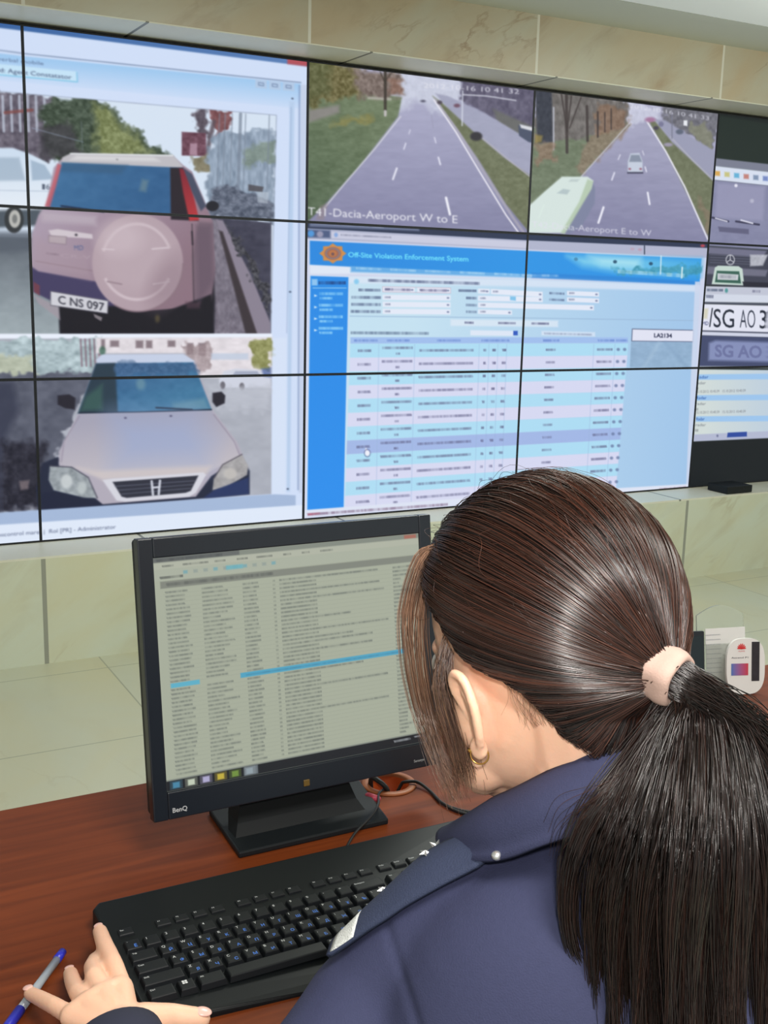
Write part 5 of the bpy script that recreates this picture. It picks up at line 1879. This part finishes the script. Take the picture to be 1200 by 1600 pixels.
# right hand, resting on the keyboard behind her body
pr = [WRR + np.array(q) for q in ((-.035, .085, -.004), (-.012, .092, -.002), (.010, .090, -.004), (.030, .080, -.008), (-.005, .02, 0))]
fr = [[pr[k] + np.array([-.004 + .003 * k, t * (.03 if k < 3 else .024), dz]) for t, dz in ((1, .003), (1.75, -.010), (2.2, -.022))] for k in range(4)]
hand(fr, [WRR + np.array(q) for q in ((-.042, .045, -.008), (-.062, .065, -.014), (-.072, .085, -.018))], pr, WRR)
body = remeshed('body', bm, M_SKIN, 0.0020, 2, person)
# eyes
M_EYE = mat('eye_white', (225, 225, 220), 0.2)
for s in (1, -1):
    bm = bmesh.new()
    sphere(bm, H(.083, s * .030, -.034), .0115)
    obj('eye', bm, M_EYE, person, smooth=True)
# earring
bm = bmesh.new()
M_T = Matrix.Translation(Vector(H(.0170, .0815, -.0875))) @ HR.to_4x4() @ Matrix.Rotation(math.radians(90), 4, 'X') @ Matrix.Rotation(math.radians(25), 4, 'Y')
ringp = [M_T @ Vector((.0062 * math.cos(a), .0062 * math.sin(a), 0)) for a in np.linspace(0, 2 * math.pi, 33)]
V, Q = tubes(np.array([[tuple(v) for v in ringp]]), np.full((1, 33), .0006), 8)
npmesh('earring', V, Q, M_GOLD, person)
bm = bmesh.new()
sphere(bm, H(.0240, .0825, -.0845), .0020)
obj('earring_bead', bm, M_GOLD, person, smooth=True)
# thumb and finger nails
M_NAIL = mat('nail', (232, 184, 172), 0.25)
for tip, prev, up in ((thm[2], thm[1], (0.1, -.15, 1)), (idxf[2], idxf[1], (-.2, .2, 1)), (ringf[2], ringf[1], (-.1, .2, 1)), (pinf[2], pinf[1], (-.2, .2, 1))):
    dv = Vector(tip - prev).normalized()
    upv = (Vector(up) - dv * Vector(up).dot(dv)).normalized()
    sd = dv.cross(upv)
    Rm = Matrix((dv, sd, upv)).transposed()
    bm = bmesh.new()
    big = tip is thm[2]
    sphere(bm, Vector(tip) + dv * .0012 + upv * (.0080 if big else .0054), (.0078, .0060, .0020) if big else (.0060, .0045, .0016), M=Rm, sub=3)
    obj('nail', bm, M_NAIL, person, smooth=True)

# ---------------------------------------------------------------- clothing
bm = bmesh.new()
off = .010
BL = SHL - SHR
BL = BL / np.linalg.norm(BL)
BF = np.cross(BL, [0, 0, 1.0]); BF = -BF if BF[1] < 0 else BF
BR3 = Matrix((tuple(BL), tuple(BF), tuple(np.cross(BL, BF)))).transposed()
chain(bm, [NB + np.array([0, 0, -.03]), SHL * .5 + NB * .5 + np.array([0, 0, .004]), SHL + np.array([.0, 0, -.008])], [.062, .046, .045])
chain(bm, [NB + np.array([0, 0, -.03]), SHR * .5 + NB * .5 + np.array([0, 0, .004]), SHR + np.array([.0, 0, -.008])], [.062, .046, .045])
sphere(bm, CH + np.array([0, 0, .02]), (.175, .118, .19), M=BR3, sub=4)
for s, S in ((1, SHL), (-1, SHR)):
    sphere(bm, CH * .5 + S * .5 + np.array([0, -.035, .0]), (.085, .080, .125), M=BR3, sub=3)   # shoulder blades
sphere(bm, (CH + PV) / 2, (.158, .118, .20), M=BR3, sub=4)
sphere(bm, PV, (.180, .138, .12), M=BR3, sub=4)
chain(bm, [SHL + np.array([0, 0, -.010]), SHL * .55 + EL * .45, EL, EL * .45 + WR * .55, WR + (EL - WR) * .06], [.049, .049, .044, .037, .031])
chain(bm, [SHR, SHR * .5 + ER * .5, ER, WRR + (ER - WRR) * .1], [.056, .052, .046, .034])
jacket = remeshed('jacket', bm, M_NAVY, 0.0045, 14, person)
jm = jacket.data
# gentle cloth folds
co = np.zeros(len(jm.vertices) * 3); jm.vertices.foreach_get('co', co); co = co.reshape(-1, 3)
no = np.zeros(len(jm.vertices) * 3); jm.vertices.foreach_get('normal', no); no = no.reshape(-1, 3)
fold = np.sin((co @ np.array([20, 30, 46.0])) + 3 * vnoise(co[:, 0] * 9, co[:, 2] * 9, 4)) * .5 + (vnoise(co[:, 0] * 22 + co[:, 1] * 9, co[:, 2] * 22, 6) - .5) * 1.4
amt = .0016 + .0030 * np.clip(1 - np.linalg.norm(co - SHL[None] - np.array([[-.04, 0, -.10]]), axis=1) / .16, 0, 1)
# seam where the sleeve joins the body
sd = np.abs((co - (SHL + np.array([.028, 0, -.03]))) @ np.array([.93, -.30, .22]))
near = np.linalg.norm(co - SHL, axis=1) < .13
seam = np.where(near, -.0022 * np.clip(1 - sd / .004, 0, 1), 0)
co = co + no * (fold * amt + seam)[:, None]
jm.vertices.foreach_set('co', co.ravel())
jm.update()
dg = bpy.context.evaluated_depsgraph_get()
bvh = BVHTree.FromObject(jacket, dg)
# trousers
bm = bmesh.new()
sphere(bm, PV + np.array([0, 0, -.03]), (.176, .136, .105), M=BR3, sub=4)
for sx in (-1, 1):
    hip = PV + np.array([sx * .09, .03, -.02]); kn = PV + np.array([sx * .12, .42, -.02]); an = np.array([kn[0], kn[1] - .02, .12])
    chain(bm, [hip, kn, an], [.098, .070, .058])
remeshed('trousers', bm, M_NAVY, 0.007, 6, person)
for sx in (-1, 1):
    kn = PV + np.array([sx * .12, .42, -.02]); an = np.array([kn[0], kn[1] - .02, .09])
    bm = bmesh.new()
    capsule(bm, an + np.array([0, -.03, -.045]), an + np.array([0, .14, -.052]), .044, .038)
    sphere(bm, an, .047)
    remeshed('shoe', bm, M_BLACK, 0.006, 4, person)
# cuff of the left sleeve
fd = Vector(WR - EL).normalized()
bm = bmesh.new()
cc = Vector(WR) - fd * .012
qm = fd.to_track_quat('Z', 'Y').to_matrix()
n_ = 40
rg = []
for (r, z) in ((.034, -.03), (.0365, -.028), (.0375, .0), (.0372, .018), (.0345, .0195), (.033, .016), (.0325, -.02)):
    rg.append([bm.verts.new(cc + qm @ Vector((r * 1.08 * math.cos(2 * math.pi * k / n_), r * .92 * math.sin(2 * math.pi * k / n_), z))) for k in range(n_)])
for A_, B_ in zip(rg[:-1], rg[1:]):
    for k in range(n_):
        bm.faces.new([A_[k], A_[(k + 1) % n_], B_[(k + 1) % n_], B_[k]])
obj('cuff', bm, mat('navy_cuff', (34, 36, 56), 0.85), person, smooth=True)

# collar
top = [(1100, 1235, .86), (1085, 1185, .80), (1040, 1158, .755), (985, 1160, .735), (940, 1170, .735), (900, 1186, .74), (850, 1211, .75), (805, 1234, .768), (770, 1250, .79), (748, 1268, .82), (735, 1290, .85)]
botl = [(1190, 1330, .86), (1150, 1290, .78), (1090, 1270, .725), (1020, 1276, .705), (960, 1290, .702), (900, 1305, .708), (845, 1322, .718), (795, 1340, .732), (755, 1346, .748), (712, 1342, .775), (678, 1328, .812)]
tp = catmull([P(*q) for q in top], 50)
bt = catmull([P(*q) for q in botl], 50)
Vv, Ff = [], []
J = 12
ax = Vector(NB - H(-.02, 0, -.10)).normalized()
for i in range(50):
    ctr = NB
    for j in range(J + 1):
        t = j / J
        pnt = tp[i] * (1 - t) + bt[i] * t
        outv = pnt - ctr
        outv[2] *= .3
        outv /= np.linalg.norm(outv)
        pnt = pnt + outv * .010 * math.sin(math.pi * min(1, t * 1.15)) + np.array([0, 0, .004 * math.sin(math.pi * t)])
        Vv.append(pnt)
for i in range(49):
    for j in range(J):
        a = i * (J + 1) + j
        Ff.append((a, a + 1, a + J + 2, a + J + 1))
col = npmesh('collar', Vv, Ff, M_NAVY, person)
sm = col.modifiers.new('s', 'SOLIDIFY'); sm.thickness = .004; sm.offset = 0
# inner stand of the collar, hugging the neck
Vv, Ff = [], []
for i in range(50):
    inn = tp[i] + (NB - tp[i]) * .04
    low = inn * .45 + (NB + (tp[i] - NB) * np.array([.85, .85, 0])) * .55
    for j in range(5):
        t = j / 4
        Vv.append(inn * (1 - t) + (low + np.array([0, 0, -.03])) * t)
for i in range(49):
    for j in range(4):
        a = i * 5 + j
        Ff.append((a, a + 5, a + 6, a + 1))
cs = npmesh('collar_stand', Vv, Ff, M_NAVY, person)
sm = cs.modifiers.new('s', 'SOLIDIFY'); sm.thickness = .003; sm.offset = 0

# epaulette on the left shoulder, laid on the jacket
e0, e1 = P(772, 1338, .765), P(525, 1494, .805)
ew = Vector(np.cross(e1 - e0, [0, 0, 1.0])).normalized()
if ew.y < 0:
    ew = -ew
NI, NJ = 40, 10
top_v = {}


def drop(pt):
    h = bvh.ray_cast(Vector((pt.x, pt.y, pt.z + .15)), Vector((0, 0, -1)))
    return h[0].z if h[0] else pt.z


def ep_grid(t0, t1, halfw, lift, ni=NI):
    Vv, Ff = [], []
    for i in range(ni):
        t = t0 + (t1 - t0) * i / (ni - 1)
        cpt = Vector(e0 * (1 - t) + e1 * t)
        hw = halfw * (.78 + .22 * min(1, t / .7))
        if t < .06:
            hw *= .55 + .45 * t / .06
        for j in range(NJ):
            w = -1 + 2 * j / (NJ - 1)
            q_ = cpt + ew * (hw * w)
            z = drop(q_)
            arch = .005 * (1 - w * w) + .004 * (w < 0) * (-w)
            Vv.append((q_.x, q_.y, z + lift + arch))
    for i in range(ni - 1):
        for j in range(NJ - 1):
            a = i * NJ + j
            Ff.append((a, a + 1, a + NJ + 1, a + NJ))
    return np.array(Vv), Ff


def smoothz(V, ni):
    G = V.reshape(ni, NJ, 3)
    for _ in range(6):
        Z = G[:, :, 2].copy()
        Z[1:-1] = (G[:-2, :, 2] + G[1:-1, :, 2] + G[2:, :, 2]) / 3
        Z[:, 1:-1] = (Z[:, :-2] + Z[:, 1:-1] + Z[:, 2:]) / 3
        G[:, :, 2] = Z
    return G.reshape(-1, 3)


Vv, Ff = ep_grid(0, 1.0, .020, .005)
Vv = smoothz(Vv, NI)
ep = npmesh('epaulette', Vv, Ff, M_NAVYD, person)
s_ = ep.modifiers.new('s', 'SOLIDIFY'); s_.thickness = .0035; s_.offset = 1
EPG = Vv.reshape(NI, NJ, 3)


def ep_pt(t, w):
    a = t * (NI - 1); b = (w + 1) / 2 * (NJ - 1)
    i, j = int(min(a, NI - 2)), int(min(b, NJ - 2))
    u, v = a - i, b - j
    return (EPG[i, j] * (1 - u) + EPG[i + 1, j] * u) * (1 - v) + (EPG[i, j + 1] * (1 - u) + EPG[i + 1, j + 1] * u) * v


Vb = np.array([ep_pt(t, w) + np.array([0, 0, .0042]) for t in np.linspace(.84, .99, 6) for w in np.linspace(-1.02, 1.02, 14)])
Fb = [(i * 14 + j, i * 14 + j + 1, (i + 1) * 14 + j + 1, (i + 1) * 14 + j) for i in range(5) for j in range(13)]
bd = npmesh('silver_band', Vb, Fb, M_TRIM, ep)
s_ = bd.modifiers.new('s', 'SOLIDIFY'); s_.thickness = .002; s_.offset = 0


def star(name, c, r, parent, nrm=(0, 0, 1)):
    nv = Vector(nrm).normalized()
    q_ = nv.to_track_quat('Z', 'Y').to_matrix()
    bm = bmesh.new()
    top_ = bm.verts.new(Vector(c) + nv * r * .45)
    rim = []
    for k in range(10):
        rr = r if k % 2 == 0 else r * .45
        a = math.pi * k / 5
        rim.append(bm.verts.new(Vector(c) + q_ @ Vector((rr * math.cos(a), rr * math.sin(a), 0))))
    for k in range(10):
        bm.faces.new([top_, rim[k], rim[(k + 1) % 10]])
    bm.faces.new(rim[::-1])
    return obj(name, bm, M_SILVER, parent)


for t, w in ((.72, .55), (.45, .6)):
    star('star', ep_pt(t, w) + np.array([0, 0, .006]), .0048, ep)
bm = bmesh.new()
sphere(bm, P(776, 1337, .738), (.0036, .0036, .0032))
obj('button', bm, M_SILVER, ep, smooth=True)
star('collar_badge', P(682, 1324, .803), .0062, person, nrm=tuple(-FWD + np.array([0, 0, .6])))

# ---------------------------------------------------------------- hair
TD = np.array([-.0985, 0.019, -.036]); TDN = TD / np.linalg.norm(TD)
TIE = TD * 1.02
TIEW = H(*TIE)


def surf_r(d, lift=0.0):
    ang = np.arccos(np.clip(d @ TDN, -1, 1))
    df, dl = d[:, 0], d[:, 1]
    a_ = df ** 2 + dl ** 2 + 1e-6
    b_ = 2 * .021 * df
    cyl = (-b_ + np.sqrt(b_ ** 2 + 4 * a_ * (.056 ** 2 - .021 ** 2))) / (2 * a_)
    low = np.clip((-d[:, 2] - .45) / .2, 0, 1) * (df < .02)
    r_ = skull_r(d)
    r_ = r_ + np.clip(np.minimum(cyl, .128) - r_, 0, 1) * low
    return r_ + .0085 + .010 * np.exp(-(ang / .28) ** 2) + lift


HL_AZ = np.array([0, 30, 55, 70, 82, 92, 104, 112, 120, 134, 160, 180.])
HL_EL = np.array([28, 22, 8, -8, -14, -19, -28, -39, -49, -53, -55, -55.])


def hairline(az):
    return np.interp(np.abs(az), HL_AZ, HL_EL)


def dirs(az, el):
    a, e = np.radians(az), np.radians(el)
    return np.stack([np.cos(e) * np.cos(a), np.cos(e) * np.sin(a), np.sin(e)], -1)


def toW(loc):
    return HC + (loc[..., :1] * F_ + loc[..., 1:2] * Lh + loc[..., 2:3] * U_) * HS


# under-layer following the scalp
azs = np.linspace(-180, 180, 181)
Vv = []
NE = 50
for az in azs:
    h0 = float(hairline(az))
    for j in range(NE):
        el = h0 + (90 - h0) * j / (NE - 1)
        d_ = dirs(np.array([az]), np.array([el]))
        k = min(1, j / 3)
        r = surf_r(d_)[0] * k + (skull_r(d_)[0] - .002) * (1 - k) - .0012
        Vv.append(d_[0] * r)
Vv = toW(np.array(Vv))
idx = np.arange(181 * NE).reshape(181, NE)
hair = npmesh('hair', Vv, np.stack([idx[:-1, :-1], idx[1:, :-1], idx[1:, 1:], idx[:-1, 1:]], -1).reshape(-1, 4), M_HAIRC, person)


def strand_obj(name, paths, rad, tint, parent, sides=3):
    V, Q = tubes(paths, rad, sides)
    K = paths.shape[1]
    c_ = np.repeat(tint, K * sides)
    return npmesh(name, V, Q, M_HAIR, parent, cols=np.stack([c_, c_, c_], -1))


# combed strands from hairline and crown to the tie
NS, K = 11000, 22
az = rng.uniform(-180, 180, NS)
hl = hairline(az)
edge = rng.random(NS) < .45
el = np.where(edge, hl + rng.uniform(0, 6, NS), np.degrees(np.arcsin(rng.uniform(-.8, 1, NS))))
keep = el >= hl
az, el = az[keep], el[keep]
r0 = dirs(az, el)
ang = np.arccos(np.clip(r0 @ TDN, -1, 1))
ok = ang > .12
r0, ang = r0[ok], ang[ok]
M_ = len(r0)
t = np.linspace(0, 1, K)[None, :]
sn = np.sin(ang)[:, None] + 1e-6
w0, w1 = np.sin((1 - t) * ang[:, None]) / sn, np.sin(t * ang[:, None]) / sn
D = r0[:, None, :] * w0[..., None] + TDN[None, None] * w1[..., None]
# slight waves between neighbouring locks
lock = vnoise(np.degrees(np.arctan2(r0[:, 1], r0[:, 2] + .25)) / 3.0, ang * 2, 3)
lift = rng.uniform(-.0022, .0026, M_)[:, None] + (lock[:, None] - .5) * .0052 * np.sin(math.pi * np.clip(t, 0, 1)) + .0
lift = lift * np.clip(t * 8 + .15, 0, 1)
jit = (rng.normal(0, .010, (M_, 1, 3))) * np.sin(math.pi * t)[..., None]
D = D + jit
D /= np.linalg.norm(D, axis=2, keepdims=True)
Rr = surf_r(D.reshape(-1, 3)).reshape(M_, K) + lift
Rr[:, 0] = skull_r(D[:, 0]) + .001
Rr[:, 1] = Rr[:, 1] * .6 + .4 * (skull_r(D[:, 1]) + .003)
L3 = D * Rr[..., None]
# gather into the tie
disc = rng.normal(0, .0050, (M_, 3))
b = np.clip((t - .80) / .20, 0, 1)[..., None] ** 2
L3 = L3 * (1 - b) + (TIE + TDN * .004 + disc)[:, None, :] * b
paths = toW(L3)
tint = np.clip(rng.normal(.17, .15, M_) + (lock - .5) * .5, 0, 1)
azp = np.degrees(np.arctan2(D[..., 1], D[..., 0])); elp = np.degrees(np.arcsin(np.clip(D[..., 2], -1, 1)))
low_ = (elp < hairline(azp) - 0.8).any(axis=1)
paths, tint = paths[~low_], tint[~low_]
M_ = len(paths)
rad = np.full((M_, K), .00042) * rng.uniform(.7, 1.25, (M_, 1))
strand_obj('combed_hair', paths, rad, tint, hair)

# hair tie: soft band wrapped round the gathered hair
axd = HR @ Vector(tuple(TDN))
axd = (axd + Vector(tuple(RIGHT)) * .30 + Vector(tuple(DOWN)) * .15).normalized()
q_ = axd.to_track_quat('Z', 'Y').to_matrix()
bm = bmesh.new()
rings = []
for k in range(48):
    a = 2 * math.pi * k / 48
    rr = .0152 + .0007 * math.sin(5 * a)
    c_ = Vector(TIEW) + axd * .004
    row = []
    for (dr, dz) in ((0, -.0115), (.0026, -.0105), (.0034, -.005), (.0029, -.001), (.0038, .003), (.0034, .0075), (.0022, .0105), (0, .0115), (-.004, .0105), (-.006, 0), (-.004, -.009)):
        row.append(bm.verts.new(c_ + q_ @ Vector(((rr + dr) * math.cos(a), (rr + dr) * math.sin(a), dz))))
    rings.append(row)
for k in range(48):
    A_, B_ = rings[k], rings[(k + 1) % 48]
    for j in range(11):
        bm.faces.new([A_[j], A_[(j + 1) % 11], B_[(j + 1) % 11], B_[j]])
obj('hair_tie', bm, M_TIE, person, smooth=True)

# ponytail: clumps that fan out of the tie and fall over her back
clumps = []
tg = [(955, 1620, .70), (960, 1640, .69), (955, 1585, .69), (985, 1640, .68), (1010, 1660, .675), (1040, 1680, .67), (1070, 1690, .67), (1100, 1700, .675),
      (1130, 1700, .68), (1160, 1700, .69), (1190, 1690, .70), (1220, 1680, .71), (1250, 1660, .73), (1275, 1620, .75), (930, 1585, .70), (945, 1600, .695), (980, 1610, .69), (1060, 1620, .66), (1140, 1640, .67)]
for (u, v, d_) in tg:
    for k in range(4):
        clumps.append((u + rng.normal(0, 13), v + rng.normal(0, 35), d_ + rng.normal(0, .006)))
per = 75
PK = 26
PT = []
PTint = []
side = np.array(RIGHT)
for (u, v, d_) in clumps:
    f = (u - 1060) / 190.0
    for k in range(per):
        a, rr = rng.uniform(0, 2 * math.pi), .0130 * math.sqrt(rng.random())
        s0 = np.array(TIEW) + np.array(q_ @ Vector((rr * math.cos(a), rr * math.sin(a), 0)))
        st = s0 - np.array(axd) * .012
        dz = np.array(axd)
        p1 = s0 + dz * (.020 + .012 * rng.random())
        wj = rng.normal(0, 1, 3) * .0031
        pa_ = P(1082 + 62 * f + (34 if f > 0 else 0) * f, 1120 + 18 * abs(f) + rng.normal(0, 14), .715 + rng.normal(0, .004)) + wj * 1.1
        mu = 1078 + 150 * f - (14 * max(0, -f))
        pb_ = P(mu, 1285 + rng.normal(0, 22), d_ - .006 + rng.normal(0, .003)) + wj * 1.6
        pc_ = P(1068 + (u - 1068) * 1.0 - 4 * (f < -.4), 1420 + rng.normal(0, 20), d_) + wj * 1.15
        pe_ = P(u, v, d_) + rng.normal(0, 1, 3) * .0022
        PT.append(catmull([st, s0, p1, pa_, pb_, pc_, pe_], PK))
        PTint.append(rng.normal(.04, .07))
for k in range(150):
    w_ = rng.normal(0, 1, 3)
    a, rr = rng.uniform(0, 2 * math.pi), .013 * math.sqrt(rng.random())
    s0 = np.array(TIEW) + np.array(q_ @ Vector((rr * math.cos(a), rr * math.sin(a), 0)))
    PT.append(catmull([s0 - np.array(axd) * .012, s0, P(1040, 1120, .712) + w_ * .003, P(950, 1235, .70) + w_ * .0045, P(892, 1330, .697) + w_ * .0035, P(884, 1440, .697) + w_ * .0028,
                       P(905, 1515, .697) + w_ * .0022, P(962 + 6 * w_[0], 1575 + 14 * w_[1], .695) + w_ * .0012], PK))
    PTint.append(rng.normal(.04, .07))
PT = np.array(PT)
for _ in range(5):
    PT[:, 2:-1] = (PT[:, 1:-2] + 2 * PT[:, 2:-1] + PT[:, 3:]) / 4
PTint = np.clip(np.array(PTint), 0, 1)
# taper to fine ends
rad = np.full(PT.shape[:2], .00046) * np.linspace(1, .45, PK)[None]
pony = strand_obj('ponytail', PT, rad, PTint, person)

# loose strands: face-framing fringe falling in front of the ear, and nape wisps
def loose(name, n, fn, r=.0003, tint=(.55, .2), m=None):
    pts = np.array([catmull(fn(i), 24) for i in range(n)])
    o_ = strand_obj(name, pts, np.full(pts.shape[:2], r) * np.linspace(1, .5, 24)[None], np.clip(rng.normal(*tint, n), 0, 1), person)
    if m:
        o_.data.materials[0] = m
    return o_


def fringe(i):
    s = rng.normal(0, 1)
    a = rng.random() ** 1.5
    x = -30 * a
    dd = .79 + .035 * rng.random()
    return [P(700 + x * .3, 842 + 12 * rng.random(), dd), P(681 + x + 3 * s, 872 + 5 * s, dd), P(661 + x * 1.1 + 6 * s, 950, dd), P(660 + x * .9 + 8 * s, 1030, dd),
            P(674 + x * .8 + 8 * s, 1110, dd), P(700 + x * .7 + 9 * s, 1180 + 14 * rng.normal(), dd - .01), P(722 + x * .6 + 11 * s, 1228 + 20 * rng.normal(), dd - .015)]


loose('fringe', 190, fringe, .00022, (.55, .25), M_HAIRL)


def temple(i):
    s = rng.normal(0, 1)
    s2 = rng.normal(0, 1)
    a = rng.random()
    dd = .765 + .02 * rng.random()
    return [P(694 + 16 * a, 1000 + 14 * s, dd + .004), P(680 + 26 * a + 4 * s2, 1050 + 6 * s, dd), P(684 + 24 * a + 7 * s2, 1095, dd - .002), P(702 + 20 * a + 8 * s2, 1150, dd - .004),
            P(714 + 16 * a + 8 * s2, 1190, dd - .004), P(722 + 14 * a + 9 * s2, 1214 + 14 * s, dd)]


loose('temple_hair', 120, temple, .00022, (.28, .25), M_HAIRL)


def nape(i):
    a = rng.random()
    d0 = dirs(np.array([rng.uniform(104, 150)]), np.array([-30.]))[0]
    azv = 98 + 34 * a
    e_ = float(hairline(azv))
    d0 = dirs(np.array([azv]), np.array([e_ + 4]))[0]
    d1 = dirs(np.array([azv + rng.normal(0, 4)]), np.array([e_ - 8]))[0]
    d2 = dirs(np.array([azv + rng.normal(2, 6)]), np.array([e_ - 18 - 8 * rng.random()]))[0]
    f = lambda d_, l_: toW((d_ * (skull_r(d_[None])[0] + l_))[None])[0]
    return [f(d0, .006), f(d1, .003), f(d2, .004)]


loose('nape_hair', 55, nape, .00011, (.5, .2), M_HAIRL)


def wisp(i):
    u0 = rng.uniform(990, 1060); s = rng.normal(0, 1)
    e = rng.uniform(870, 980)
    return [P(1040, 1130, .715), P(1005 + 4 * s, 1190, .70), P((1005 + e) / 2 + 6 * s, 1240 + 8 * s, .695), P(e, 1290 + 25 * s, .70), P(e - 14 + 5 * s, 1340 + 30 * s, .71)]


loose('stray_hair', 70, wisp, .00026, (.2, .15))


def fly(i):
    az_ = rng.uniform(-60, 175)
    d0 = dirs(np.array([az_]), np.array([rng.uniform(20, 85)]))[0]
    j = rng.normal(0, .10, (4, 3))
    out = []
    for k in range(4):
        t_ = .12 + .18 * k
        d_ = d0 * (1 - t_) + TDN * t_ + j[k] * .5
        d_ = d_ / np.linalg.norm(d_)
        out.append(toW((d_ * (surf_r(d_[None])[0] + .001 + .005 * rng.random()))[None])[0])
    return out


loose('flyaway_hair', 110, fly, .00018, (.5, .25))
